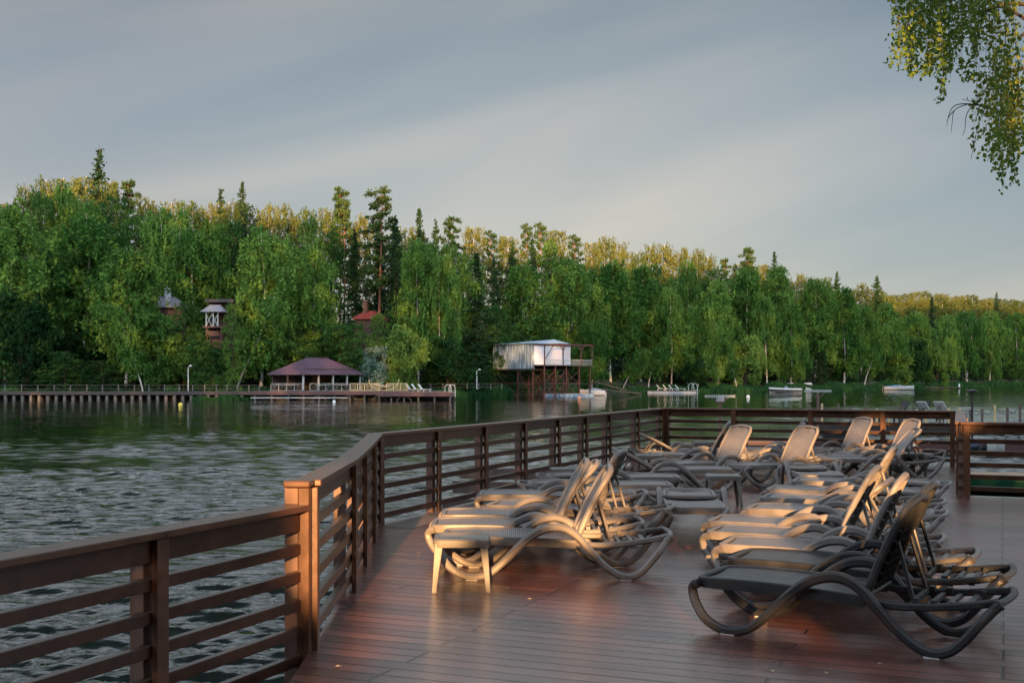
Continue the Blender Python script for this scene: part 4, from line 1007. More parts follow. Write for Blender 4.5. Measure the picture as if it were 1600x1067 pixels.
# chairs: simple poolside chairs seen from far
def pool_chair(px, d, z, rz, mt, label, group, s=1.0, name='deck_chair', back=52):
    r = root_at(name, px, d, z, rz, label, 'deck chair', group)
    b = MB().box(0, 1.15, -.3, .3, .28, .33); b.build('seat', mt, r)
    a = R(back); b = MB(); b.beam((0, 0, .31), (-math.cos(a)*.8, 0, .31+math.sin(a)*.8), .58, .05, up=(0, 1, 0)) if False else b.add([(0, -.3, .31), (0, .3, .31), (-math.cos(a)*.8, .3, .31+math.sin(a)*.8), (-math.cos(a)*.8, -.3, .31+math.sin(a)*.8), (-.05, -.3, .28), (-.05, .3, .28), (-math.cos(a)*.8-.05, .3, .28+math.sin(a)*.8), (-math.cos(a)*.8-.05, -.3, .28+math.sin(a)*.8)], [(0, 1, 2, 3), (7, 6, 5, 4), (0, 3, 7, 4), (1, 5, 6, 2), (3, 2, 6, 7), (0, 4, 5, 1)])
    b.build('backrest', mt, r)
    for x in (-.3, 1.0):
        for y in (-.25, .25): MB().box(x-.03, x+.03, y-.03, y+.03, 0, .30).build('leg', mt, r)
    r.scale = (s, s, s)
for px, l in ((641, 'left one of the white deck chairs at the end of the pavilion dock'), (650, 'middle one of the white deck chairs at the end of the pavilion dock'), (660, 'right one of the white deck chairs at the end of the pavilion dock')):
    pool_chair(px, 146.5, Z(612.3, 146), -12, C_white, l, 'white deck chairs on the pavilion dock', 1.05)
def ladder(px, d, z, label, s=1.0):
    r = root_at('swim_ladder', px, d, z, 0, label, 'ladder')
    for k in (-.25, .25): MB().tube(spline([(k-.5, 0, 0), (k-.5, 0, .7), (k-.15, -.1, .95), (k+.2, -.2, .7), (k+.25, -.25, -.6)], 5), .035, 6).build('rail', C_white, r, smooth=True)
    for z_ in (0, -.3): MB().tube([(-.02, -.24, z_), (.5, -.24, z_)], .03, 6).build('rung', C_white, r)
    r.scale = (s, s, s)
ladder(705, 145.5, Z(613, 146), 'white swim ladder at the right end of the pavilion dock')
# houses in the wood
def house(px, d, py_e, py_t, wpx, ang, L2, mroof, mwall, label, name='house', base=8.0):
    ze, zt = Z(py_e, d), Z(py_t, d); w_ = wpx*d/F; r = root_at(name, px, d, ze-base, ang, label, 'house')
    MB().box(-w_/2+.4, w_/2-.4, .4, L2-.4, 0, base).build('wall', mwall, r)
    b = MB(); h = base; t = base + zt-ze; b.v = [(-w_/2, 0, h), (w_/2, 0, h), (w_/2, L2, h), (-w_/2, L2, h), (-w_/2*.45, L2/2, t), (w_/2*.45, L2/2, t), (-w_/2, 0, h-.2), (w_/2, 0, h-.2), (w_/2, L2, h-.2), (-w_/2, L2, h-.2)]
    b.f = [(0, 1, 5, 4), (1, 2, 5), (2, 3, 4, 5), (3, 0, 4), (6, 7, 1, 0), (7, 8, 2, 1), (8, 9, 3, 2), (9, 6, 0, 3), (9, 8, 7, 6)]
    return r, b.build('roof', mroof, r), w_, base, t
C_slate = cm('grey_tiles', (.20, .20, .23), .6, var=.25, scale=4); C_tile = cm('red_tiles', (.20, .028, .022), .6, var=.25, scale=5); C_brick = cm('dark_brick', (.045, .022, .018), .8, var=.3)
r, rf, w_, bz, tz = house(255, 163, 478, 461, 74, 14, 7, C_slate, C_brick, 'house with grey tiled roof and bright metal chimney among the left birches')
MB().lathe([(.46, 0), (.46, 1.5), (.40, 1.55), (.40, 1.72)], (.5, 2.6, tz-.9), 12).build('chimney', cm('zinc_flue', (.55, .60, .66), .35, metal=.3), rf, smooth=True)
MB().lathe([(.62, 0), (.2, .25), (.02, .28)], (.5, 2.6, tz+.95), 12).build('chimney_cap', C_grey, rf)
# timber house: two storeys, balcony with crossed white bars
th = root_at('timber_house', 343, 157, Z(545, 157), 0, 'tall dark timber house with white crossed balcony bars behind the left birches', 'house')
S_ = 157/F
def tz_(py): return Z(py, 157) - Z(545, 157)
MB().box(-16*S_, 20*S_, 0, 6, 0, tz_(474)).build('wall', C_brick, th)
MB().box(-20*S_, 24*S_, -1.0, 6.5, tz_(473), tz_(468)).build('roof', C_dark, th)
b = MB(); x0, x1 = -22*S_, 14*S_; b.v = [(x0, -2.6, tz_(488)), (x1, -2.6, tz_(488)), (x1, -.02, tz_(488)), (x0, -.02, tz_(488)), (-12*S_, -.9, tz_(477)), (4*S_, -.9, tz_(477)), (x0, -2.6, tz_(489)), (x1, -2.6, tz_(489)), (x1, -.02, tz_(489)), (x0, -.02, tz_(489))]
b.f = [(0, 1, 5, 4), (1, 2, 5), (2, 3, 4, 5), (3, 0, 4), (6, 7, 1, 0), (7, 8, 2, 1), (8, 9, 3, 2), (9, 6, 0, 3), (9, 8, 7, 6)]; b.build('porch_roof', C_slate, th)
bal = MB().box(-19*S_, 11*S_, -2.3, -.02, tz_(513), tz_(511)).build('balcony', C_red, th)
for x in (-14*S_, -3*S_, 4*S_): MB().box(x-.07, x+.07, -2.3, -2.16, tz_(511), tz_(489)).build('post', C_grey, bal)
for (xa, xb) in ((-14*S_, -5*S_), (-5*S_, 4*S_)):
    MB().beam((xa, -2.32, tz_(511)), (xb, -2.32, tz_(492)), .05, .07).build('brace', C_grey, bal); MB().beam((xb, -2.34, tz_(511)), (xa, -2.34, tz_(492)), .05, .07).build('brace', C_grey, bal)
MB().box(-15*S_, 6*S_, -2.3, -2.2, tz_(526), tz_(518)).build('lower_panel', C_brick, th)
for x in (-13*S_, 9*S_): MB().box(x-.12, x+.12, -2.2, -1.96, 0, tz_(513)-.02).build('post', C_brick, th)
MB().box(-1.2, 0, -.03, 0, tz_(508), tz_(494)).build('window', C_black, th)
r, rf, w_, bz, tz = house(566, 164, 496, 484, 34, -16, 6, C_tile, C_brick, 'house with steep red tiled roof and dark chimney above the pavilion')
MB().box(-.75, -.2, 2.0, 2.6, tz-.8, tz+1.25).build('chimney', C_brick, rf); MB().box(-.85, -.1, 1.9, 2.7, tz+1.25, tz+1.42).build('chimney_cap', C_dark, rf)
T('oak', 556, 497, 60, 4, 'leafy tree in front of the red roofed house', rz=1)
T('oak', 592, 482, 44, 7, 'leafy tree right of the red roof', rz=2)
T('oak', 288, 462, 52, 8, 'leafy tree right of the bright metal chimney', rz=2)
T('birch', 228, 455, 50, 10, 'slim birch left of the bright metal chimney', rz=2)
T('oak', 262, 487, 66, 6, 'leafy tree hiding the walls of the grey roofed house', rz=3)
T('oak', 363, 464, 40, 3, 'slim leafy tree close right of the timber house', rz=4)
T('oak', 332, 528, 44, 3, 'small leafy tree at the foot of the timber house', rz=5)
# house on stilts
def stilt():
    K = Vector((X(834, 178), 178, 0)); zb = Z(576, 178); zt = Z(537, 178); z0 = -1.5
    r = empty('stilt_house', (K.x, K.y, z0), R(45), 'corrugated boathouse with a white side and balcony raised on red stilts', 'house')
    # local: x runs to the right and away (white side), y to the left and away (grey side)
    Lx, Ly = 8.2, 8.8; B_, T_ = zb-z0, zt-z0
    grey = bpy.data.materials.new('weathered_zinc'); grey.use_nodes = True; t = grey.node_tree; bb = t.nodes['Principled BSDF']
    c = N(t, 'ShaderNodeTexCoord'); mp = N(t, 'ShaderNodeMapping'); mp.inputs['Scale'].default_value = (1, 2.4, .35); n1 = N(t, 'ShaderNodeTexNoise'); n1.inputs['Scale'].default_value = 1.6; n1.inputs['Detail'].default_value = 7
    cr = N(t, 'ShaderNodeValToRGB'); cr.color_ramp.elements[0].position = .42; cr.color_ramp.elements[0].color = (.15, .20, .24, 1); cr.color_ramp.elements[1].position = .66; cr.color_ramp.elements[1].color = (.42, .52, .60, 1)
    t.links.new(c.outputs['Object'], mp.inputs[0]); t.links.new(mp.outputs[0], n1.inputs['Vector']); t.links.new(n1.outputs['Fac'], cr.inputs[0]); t.links.new(cr.outputs[0], bb.inputs['Base Color']); bb.inputs['Roughness'].default_value = .45
    b = MB().box(0, .12, 0, Ly, B_, T_)
    for i in range(26): y = .1 + i*Ly/26; b.box(-.04, 0, y, y+.1, B_, T_)
    b.build('wall', grey, r)
    b = MB().box(.14, Lx, 0, .12, B_+.6, T_); b.build('wall', cm('white_cladding', (.58, .60, .66), .5, var=.1), r)
    b = MB().box(.14, Lx, Ly-.1, Ly, B_, T_); b.box(Lx-.1, Lx, .14, Ly-.12, B_, T_); b.build('back_wall', C_dark, r)
    MB().box(0, Lx, .0, Ly, B_-.22, B_-.02).build('floor', C_dark, r)
    b = MB(); e = .35; zr = Z(530.5, 181)-z0
    b.v = [(-e, -e, T_+.03), (Lx+e, -e, T_+.03), (Lx+e, Ly+e, T_+.03), (-e, Ly+e, T_+.03), (Lx/2, -e, zr), (Lx/2, Ly+e, zr-.3)]
    b.f = [(0, 4, 5, 3), (4, 1, 2, 5), (0, 1, 4), (2, 3, 5), (3, 2, 1, 0)]
    b.build('roof', cm('pale_blue_sheet', (.36, .47, .58), .4, var=.1), r)
    # balcony in front of the white side
    bal = MB().box(-.1, Lx+2.6, -2.3, -.02, B_+.42, B_+.55).build('balcony', C_dark, r)
    b = MB(); b.box(-.05, Lx+2.55, -2.3, -2.24, B_+1.32, B_+1.40)
    for i in range(60): x = -.05+i*(Lx+2.6)/60; b.box(x, x+.03, -2.29, -2.26, B_+.55, B_+1.32)
    b.build('railing', C_grey, bal)
    for x in (0, Lx*.5, Lx, Lx+2.5):
        MB().box(x-.07, x+.07, -2.3, -2.16, B_+.55, T_-.2).build('post', C_red, bal)
        if 0 < x <= Lx: b = MB(); b.beam((x, -2.2, T_-1.1), (x-.7, -2.2, T_-.25), .08, .08); b.beam((x, -2.2, T_-1.1), (x+.7, -2.2, T_-.25), .08, .08); b.build('brace', C_red, bal)
    MB().beam((.1, -2.2, B_+1.3), (1.9, -2.2, T_-.3), .1, .1).build('brace', C_red, bal)
    b = MB(); b.box(-.1, Lx+2.6, -2.32, -2.14, T_-.2, T_-.05); b.box(-.1, Lx+2.6, -.2, -.04, T_-.2, T_-.05)
    for i in range(9): x = Lx*.4 + i*1.0; b.box(x, x+.08, -2.5, 0, T_-.04, T_+.06)
    b.build('pergola', C_red, bal)
    # lattice of stilts
    for x in (.2, 2.6, 5.0, Lx-.2, Lx+2.3):
        for y in (-2.0, .4, 3.6, Ly-.3):
            if y > 4 and x > 5.5: continue
            MB().box(x-.08, x+.08, y-.08, y+.08, 0, (B_+.41) if y < 0 else B_-.23).build('stilt', C_red, r)
    for y in (-2.0, .4, 3.6):
        for (xa, xb) in ((.2, 2.6), (2.6, 5.0), (5.0, Lx-.2)):
            for (za, zc) in ((.2, B_*.5), (B_*.5, B_-.3)):
                MB().beam((xa, y+.1, za), (xb, y+.1, zc), .07, .07).build('diagonal', C_red, r); MB().beam((xb, y+.17, za), (xa, y+.17, zc), .07, .07).build('diagonal', C_red, r)
        MB().box(.1, Lx, y-.17, y-.10, B_*.5-.06, B_*.5+.06).build('crossbar', C_red, r)
    for x in (.2, 5.0):
        for (ya, yb) in ((-2, .4), (.4, 3.6), (3.6, Ly-.3)):
            MB().beam((x-.1, ya, .3), (x-.1, yb, B_-.4), .07, .07).build('diagonal', C_red, r)
        MB().box(x-.18, x-.11, -2.0, Ly-.2, B_*.5-.06, B_*.5+.06).build('crossbar', C_red, r)
stilt()
# blue pontoon and covered motorboat
po = root_at('pontoon', 851, 180, WZ, 0, 'flat blue floating pontoon in front of the stilt house', 'pontoon')
w_ = X(928, 180)-X(851, 180)
for i in range(10): MB().box(i*w_/10+.02, (i+1)*w_/10-.02, 0, 2.2, -.1, .30).build('float', C_blue, po, bevel=.05)
MB().box(0, w_, -.05, 2.2, .302, .36).build('deck_boards', C_grey, po)
def hull(L_, W_, H_, bow=1.0, n=14):
    """boat hull, bow toward -x"""
    b = MB(); rows = []
    for i in range(n+1):
        s = i/n; x = -L_/2 + L_*s; wd = W_/2*min(1, (s/.45))**.6 if s < .45 else W_/2*(1-.12*(s-.45)); sh = H_*(1 + .28*bow*(1-s)**2)
        wd = max(wd, .02); kz = .32*H_*(1-s)**3
        rows.append([(x, -wd, sh), (x+.02, -wd*1.03, sh*.72), (x+.05, -wd*.82, kz+.12*H_), (x+.08, 0, kz-.22*H_), (x+.05, wd*.82, kz+.12*H_), (x+.02, wd*1.03, sh*.72), (x, wd, sh)])
    for q in rows: b.v += q
    for i in range(n):
        for j in range(6): b.f.append((i*7+j, (i+1)*7+j, (i+1)*7+j+1, i*7+j+1))
    b.f.append(tuple(n*7+j for j in range(7))); return b, rows
def boat(px, d, L_, rz, mh, md, label, cover=None, stripe=None, screen=True, outboard=True, H_=.75, name='motorboat'):
    r = root_at(name, px, d, WZ, rz, label, 'boat'); b, rows = hull(L_, L_*.34, H_)
    b.build('hull', mh, r, smooth=True)
    dk = MB(); n = len(rows)-1
    for q in rows: dk.v += [(q[0][0], q[0][1]*.97, q[0][2]-.01), (q[0][0], 0, q[0][2]+.07), (q[6][0], q[6][1]*.97, q[6][2]-.01)]
    for i in range(n):
        for j in range(2): dk.f.append((i*3+j, i*3+j+1, (i+1)*3+j+1, (i+1)*3+j))
    dk.build('deck', md, r, smooth=True)
    if stripe:
        s = MB()
        for k in (-1, 1): s.v += [(q[0 if k < 0 else 6][0], (q[0][1]*1.035 if k < 0 else q[6][1]*1.035), q[0][2]*f) for q in rows for f in (.35, .72)]
        for k in range(2):
            for i in range(n): a = k*(2*n+2)+i*2; s.f.append((a, a+2, a+3, a+1))
        s.build('hull_stripe', stripe, r)
    if screen:
        g = MB(); x = -L_*.08; g.v = [(x, -L_*.13, H_*1.05), (x, L_*.13, H_*1.05), (x+.5, L_*.11, H_*1.05+.5), (x+.5, -L_*.11, H_*1.05+.5), (x+1.3, -L_*.14, H_*1.0), (x+1.3, L_*.14, H_*1.0)]
        g.f = [(0, 1, 2, 3), (0, 3, 4), (1, 5, 2)]; g.build('windscreen', cm('tinted_glass', (.05, .08, .09), .1), r)
    if cover:
        MB().grid(lambda s, t: (-L_*.25+L_*.7*s, (t-.5)*L_*.32*(1 - .3*(1-s)), H_*1.02 + .38*math.sin(math.pi*min(1, s*.9+.08))*math.cos((t-.5)*math.pi)*(1+.1*math.sin(s*17))), 16, 8).build('cover', cover, r, smooth=True)
    if outboard:
        o = MB().box(L_/2-.05, L_/2+.35, -.2, .2, H_*.7, H_*1.5).build('outboard', C_black, r, bevel=.08); MB().box(L_/2+.05, L_/2+.2, -.06, .06, -.4, H_*.7).build('outboard_leg', C_grey, o)
    return r
boat(925, 187, 4.2, -8, C_white, C_grey, 'motorboat under a pale cover beside the blue pontoon', cover=cm('pale_cover', (.26, .30, .33), .7, var=.15), screen=False)
boat(1226, 221, 6.0, 4, C_white, C_white, 'white motorboat with a dark hull stripe moored off the grassy bank', stripe=C_black)
boat(1404, 268, 7.0, 178, C_grey, C_white, 'pale motorboat with a blue cover moored before the rounded willows', cover=C_blue)
boat(1262, 226, 2.4, 60, C_grey, C_grey, 'small grey dinghy behind the stern of the white motorboat', screen=False, outboard=False, name='dinghy')
boat(1330, 262, 3.4, 10, C_grey, C_grey, 'small grey rowing boat left of the blue covered boat', screen=False, outboard=False, H_=.5, name='rowing_boat')
# wooden steps and jetty on the bank
js = root_at('jetty_steps', 925, 200, -1.0, 0, 'dark red wooden steps and ramp coming down the bank to the water', 'steps')
S2 = 200/F
for i in range(7): MB().box((2+i*7)*S2, (12+i*7)*S2, -i*.15, 1.6-i*.15, 1.85-i*.22, 1.97-i*.22).build('step', cm('reddish_boards', (.15, .075, .065), .7, var=.3), js)
MB().beam((-6*S2, -1.2, .9), (76*S2, -1.6, -.05), 1.4, .12).build('ramp', M_fardk, js)
for i in range(7): MB().box((8+i*10)*S2, (8.8+i*10)*S2, -.4, -.3, -.6, 2.3-i*.22).build('post', C_dark, js)
MB().beam((8*S2, -.35, 2.3), (68*S2, -.35, 1.0), .07, .1).build('handrail', C_dark, js)
MB().box(-20*S2, 8*S2, 0, 2.4, 1.5, 1.62).build('landing', C_dark, js)
# floating deck with four white chairs
fl = root_at('floating_deck', 1012, 216, WZ, 0, 'low floating sun deck moored off the bank', 'pontoon'); S3 = 216/F
MB().box(0, 76*S3, 0, 3, -.1, .32).build('float', C_grey, fl); MB().box(-.05, 76*S3+.05, -.06, 3.05, .322, .44).build('deck_boards', M_fardk, fl)
for px, l in ((1031, 'first'), (1041, 'second'), (1050, 'third'), (1060, 'last')): pool_chair(px, 217.3, WZ+.44, -14, C_white, l + ' from the left of the white deck chairs on the floating deck', 'white deck chairs on the floating deck', 1.15)
ladder(1084, 216.5, WZ+.5, 'white hooped swim ladder on the right end of the floating deck', 1.3)
sb = root_at('paddle_board', 1012, 213, WZ, 0, 'white paddle board drawn up at the left end of the floating deck', 'board')
MB().grid(lambda s, t: ((s-.5)*2.6, (t-.5)*.7*math.sin(math.pi*max(.02, min(.98, s)))**.6, .42+.10*(2*s-1)**2), 14, 4).build('board', C_white, sb)
MB().box(.9, 1.05, -.02, .02, .15, .48).build('fin', C_black, sb)
# buoys
def buoy(px, py, rpx, col, label):
    d = 2.8*F/(py+rpx*.6-HY); r_ = rpx*d/F; o = root_at('buoy', px, d, WZ, 0, label, 'buoy')
    MB().lathe([(r_*math.cos(a), r_*math.sin(a)+r_*.35) for a in np.linspace(-1.4, 1.4, 12)], n=14).build('ball', cm('buoy_' + col[0], col[1], .4), o, smooth=True)
    MB().lathe([(.05, 0), (.05, r_*.3), (.02, r_*.36)], (0, 0, r_*1.34), 8).build('eyelet', C_dark, o)
buoy(282, 631.5, 3.2, ('yellow', (.70, .62, .10)), 'yellow buoy floating off the left promenade')
buoy(522, 627, 2.6, ('white', (.7, .7, .68)), 'white buoy floating in front of the pavilion dock')
buoy(905, 621, 3.0, ('orange', (.75, .28, .14)), 'orange buoy floating before the blue pontoon')
buoy(1169, 619, 2.8, ('white', (.7, .7, .68)), 'white buoy floating left of the white motorboat')
# pier, bench on the bank
pi = root_at('pier', 1446, 300, -.9, 0, 'small dark wooden pier reaching out from the willows on the right', 'pier'); S4 = 300/F
MB().box(0, 56*S4, 0, 1.6, 0, .16).build('deck_boards', C_dark, pi)
for i in range(7): MB().box(i*9*S4, i*9*S4+.2, .1, .3, -1.2, 0).build('pile', C_dark, pi)
MB().box(52*S4, 54*S4, 0, .3, .16, 1.0).build('mooring_post', C_white, pi)
for (p, l) in ((1236, 'white metal bench under the birches on the bank, left one'), (1264, 'white metal bench under the birches on the bank, right one')):
    r = root_at('bench', p, 243, terr(p, 7)-.1, 8, l, 'bench'); MB().box(-.8, .8, 0, .45, .42, .48).build('seat', C_white, r); MB().box(-.8, .8, .46, .5, .6, .95).build('backrest', C_white, r)
    for x in (-.7, .7): MB().box(x-.04, x+.04, 0, .5, 0, .42).build('leg', C_dark, r)
fence([1222, 1229, 1236, 1243, 1250, 1257, 1264], 246, terr(1240, 9)+1.5, terr(1240, 9)-.2, 'dark post fence behind the benches on the bank', C_dark)
# T-shaped posts, notice board, black lamp, lower pontoon with posts
def tpost(px, d, ytop, wpx, label, board=False, base=-.75):
    r = root_at('mooring_frame', px, d, base, 0, label, 'post'); h = Z(ytop, d)-base; w_ = wpx*d/F
    MB().box(-.05, .05, -.05, .05, 0, h-.10).build('post', M_post, r); MB().box(-w_/2, w_/2, -.05, .05, h-.10, h).build('crossbeam', C_grey, r)
    for s in (-1, 1): MB().beam((0, 0, h-.42), (s*.30, 0, h-.10), .05, .05).build('brace', M_fardk, r)
    if board:
        w2 = 12*d/F; bd = MB().box(-w2/2, w2/2, -.09, -.06, Z(627, d)-base, Z(617.5, d)-base).build('notice_board', C_white, r)
        z1, z2 = Z(617.5, d)-base, Z(627, d)-base; hh = z1-z2
        for i in range(4): MB().box(-w2*.42, -w2*.30, -.096, -.0905, z1-hh*(.17+.2*i)-.014, z1-hh*(.17+.2*i)+.014).build('pictogram', C_black, bd)
        for i in range(4): MB().box(-w2*.18, w2*(.36-.06*(i % 2)), -.096, -.0905, z1-hh*(.15+.15*i)-.004, z1-hh*(.15+.15*i)+.004).build('text_line', cm('grey_ink', (.35, .30, .28), .7), bd)
        MB().box(w2*.05, w2*.2, -.096, -.0905, z2+hh*.12, z2+hh*.26).build('red_mark', cm('red_ink', (.6, .08, .05), .6), bd)
tpost(1125, 45, 617, 47, 'T-shaped wooden post with a white notice board above the far railing', True, -1.9)
tpost(1278, 52, 609, 42, 'plain T-shaped wooden post standing in the water', False, -1.9)
pt = root_at('lower_pontoon', 1150, 44, -.8, -8, 'low floating pontoon beyond the far railing', 'pontoon')
MB().box(0, 22, 0, 2.2, -.12, 0).build('deck_boards', M_fardk, pt); MB().box(0, 22, -.07, -.01, -.34, .04).build('edge_beam', cm('maroon_beam', (.085, .04, .04), .6), pt)
for i in range(8): MB().box(i*3, i*3+1.6, .2, 2.0, -.5, -.13).build('float', C_black, pt)
pt2 = root_at('bathing_pontoon', 1255, 60, -.75, -4, 'farther bathing pontoon fenced with short rope posts', 'pontoon')
w_ = X(1640, 60)-X(1255, 60); MB().box(0, w_, 0, 3.4, -.14, 0).build('deck_boards', M_fardk, pt2); MB().box(0, w_, -.07, -.01, -.4, .03).build('edge_beam', C_dark, pt2)
def rope_fence():
    d = 59.5; px = [1265, 1284, 1309, 1328, 1350, 1368, 1387, 1406, 1424, 1443, 1464, 1478, 1494, 1510, 1528, 1547, 1566, 1585, 1604]; x0 = X(px[0], d); base = -.75
    r = empty('rope_fence', (x0, d, base), R(-4), 'row of short wooden posts joined by ropes beyond the far railing', 'fence'); h = [Z(634+tr.uniform(-4, 6), d)-base for _ in px]
    for p, hh in zip(px, h): MB().box(X(p, d)-x0-.05, X(p, d)-x0+.05, -.05, .05, 0, hh).build('post', C_yel if tr.random() < .3 else M_fardk, r)
    for i in range(len(px)-1):
        a, c = X(px[i], d)-x0, X(px[i+1], d)-x0
        MB().tube([(a, 0, h[i]-.08), ((a+c)/2, 0, min(h[i], h[i+1])-.28), (c, 0, h[i+1]-.08)], .018, 4).build('rope', C_conc, r)
rope_fence()
for px, rz, m_, l in ((1402, 10, C_blk2, 'dark deck chair on the far pontoon, left one of a pair'), (1434, 8, C_blk2, 'dark deck chair on the far pontoon, right one of a pair'), (1452, 200, C_grey, 'pale grey deck chair on the far pontoon, left one of a pair'), (1478, 205, C_grey, 'pale grey deck chair on the far pontoon, right one of a pair')):
    pool_chair(px, 61.0, -.75, 180+rz, m_, l, 'deck chairs on the far pontoon', 1.15, back=58)
# things lying on the pontoons, glimpsed between the slats
def chest(px, d, z, w_, h, m_, l, name='storage_box', cat='box'):
    r = root_at(name, px, d, z, -8, l, cat); MB().box(-w_/2, w_/2, 0, .5, 0, h*.8).build('body', m_, r, bevel=.02); MB().box(-w_/2-.02, w_/2+.02, -.02, .52, h*.8+.002, h).build('lid', m_, r, bevel=.02)
chest(1318, 42.5, -.8, 1.4, .42, C_black, 'black storage box lying on the low pontoon'); chest(1418, 41.3, -.8, .55, .36, C_white, 'small white box lying on the low pontoon')
bl = root_at('black_lamp', 1519, 39, -.8, 0, 'slim black lamp post standing on the low pontoon near the right edge', 'lamp post'); h = Z(608, 39)+.8
MB().tube([(0, 0, 0), (0, 0, h-.12)], .035, 8).build('pole', C_black, bl); MB().lathe([(.05, 0), (.09, .3), (.05, .34)], n=10).build('base', C_black, bl); MB().lathe([(.04, 0), (.17, .05), (.17, .09), (.03, .13)], (0, 0, h-.13), 12).build('lamp_head', C_black, bl)
def sack(px, d, z, w_, h, m_, l):
    r = root_at('duffel_bag', px, d, z, 10, l, 'bag'); MB().tube([(-w_/2, 0, h*.45), (-w_/2+.05, 0, h*.5), (0, 0, h*.5), (w_/2-.05, 0, h*.5), (w_/2, 0, h*.45)], [h*.25, h*.45, h*.5, h*.46, h*.2], 12).build('bag', m_, r, smooth=True)
    MB().tube(spline([(-w_*.25, -.05, h*.8), (-w_*.1, -.08, h*1.15), (w_*.1, -.08, h*1.15), (w_*.25, -.05, h*.8)], 4), .018, 6).build('handle', C_black, r)
sack(1517, 38.8, -.8, .7, .34, cm('navy_cloth', (.05, .08, .14), .8, var=.3), 'dark blue bag lying on the low pontoon behind the right railing'); sack(1541, 38.5, -.8, .55, .30, C_blk2, 'black bag between the blue bag and the grey drum')
dr = root_at('drum', 1556, 38.2, -.8, 0, 'pale grey drum on the low pontoon behind the right railing', 'drum'); MB().lathe([(.24, 0), (.27, .05), (.27, .3), (.24, .38), (.1, .41)], n=16).build('body', C_grey, dr, smooth=True); MB().lathe([(.05, 0), (.05, .05)], (0, 0, .41), 8).build('cap', C_dark, dr)
cn = boat(1600, 28.5, 5.2, 4, cm('green_hull', (.012, .075, .04), .35), cm('canoe_wood', (.34, .22, .13), .5, var=.2), 'green canoe with wooden top moored below the right railing', screen=False, outboard=False, H_=.42, name='canoe')
cn.scale = (1, .55, 1)
tq = boat(962, 30.0, 1.9, 25, cm('turquoise_plastic', (.03, .42, .46), .35), cm('turquoise_plastic', (.03, .42, .46), .35), 'small turquoise plastic boat half hidden behind the long railing', screen=False, outboard=False, H_=.5, name='pedal_boat')
tq.location.z = -1.25; tq.location.x += .25

# ------------------------------------------------------------------ reeds, bank grass
def reeds(name, p0, p1, off, hmin, hmax, n, label, spread=2.5, wid=.09, zoff=0):
    g = np.random.default_rng(int(abs(p0))); px = g.uniform(p0, p1, n); r_ = off + g.uniform(-spread, spread, n); d = np.array([D(p) for p in px]) + r_
    x = (px-800)*d/F; z0 = np.array([max(terr(p, r), WZ-.1) for p, r in zip(px, r_)]); h = g.uniform(hmin, hmax, n)*(.75+.35*np.sin(px*.11)*np.sin(px*.037+1))
    lean_x = g.normal(0, .16, n)*h; w_ = wid*g.uniform(.7, 1.4, n); a = g.uniform(0, 3.14, n)
    v = np.empty((n, 4, 3)); cx, sx_ = np.cos(a)*w_, np.sin(a)*w_
    v[:, 0] = np.column_stack([x-cx, d-sx_, z0]); v[:, 1] = np.column_stack([x+cx, d+sx_, z0]); v[:, 2] = np.column_stack([x+lean_x+cx*.3, d, z0+h]); v[:, 3] = np.column_stack([x+lean_x*.4-cx, d-sx_, z0+h*.6])
    me = bpy.data.meshes.new(name); me.vertices.add(n*4); me.vertices.foreach_set('co', v.reshape(-1)); me.loops.add(n*4); me.loops.foreach_set('vertex_index', np.arange(n*4, dtype=np.int32))
    me.polygons.add(n); me.polygons.foreach_set('loop_start', np.arange(0, n*4, 4, dtype=np.int32)); me.polygons.foreach_set('loop_total', np.full(n, 4, dtype=np.int32)); me.materials.append(LF_reed); me.update(calc_edges=True)
    o = bpy.data.objects.new(name, me); COL.objects.link(o); tag(o, label, 'reeds', kind='stuff'); return o
reeds('reeds', 712, 800, -.5, .8, 1.5, 6000, 'green reeds in the water left of the stilt house', 2.5)
reeds('reeds', 300, 396, -2, .5, .9, 2600, 'low green reeds along the right end of the promenade', 1.2)
reeds('reeds', 985, 1215, 0, .7, 1.4, 14000, 'green reeds along the bank behind the floating deck', 2.5)
reeds('bank_grass', 1195, 1345, 2.5, .5, 1.4, 16000, 'bright tall grass on the bank under the birches right of centre', 5)
reeds('reeds', 1345, 1700, 0, .8, 1.9, 16000, 'green reeds along the far right shore', 3.5, .13)
reeds('bank_grass', -200, 1000, 6, .3, .9, 16000, 'rough grass on the bank under the far wood', 5, .12)

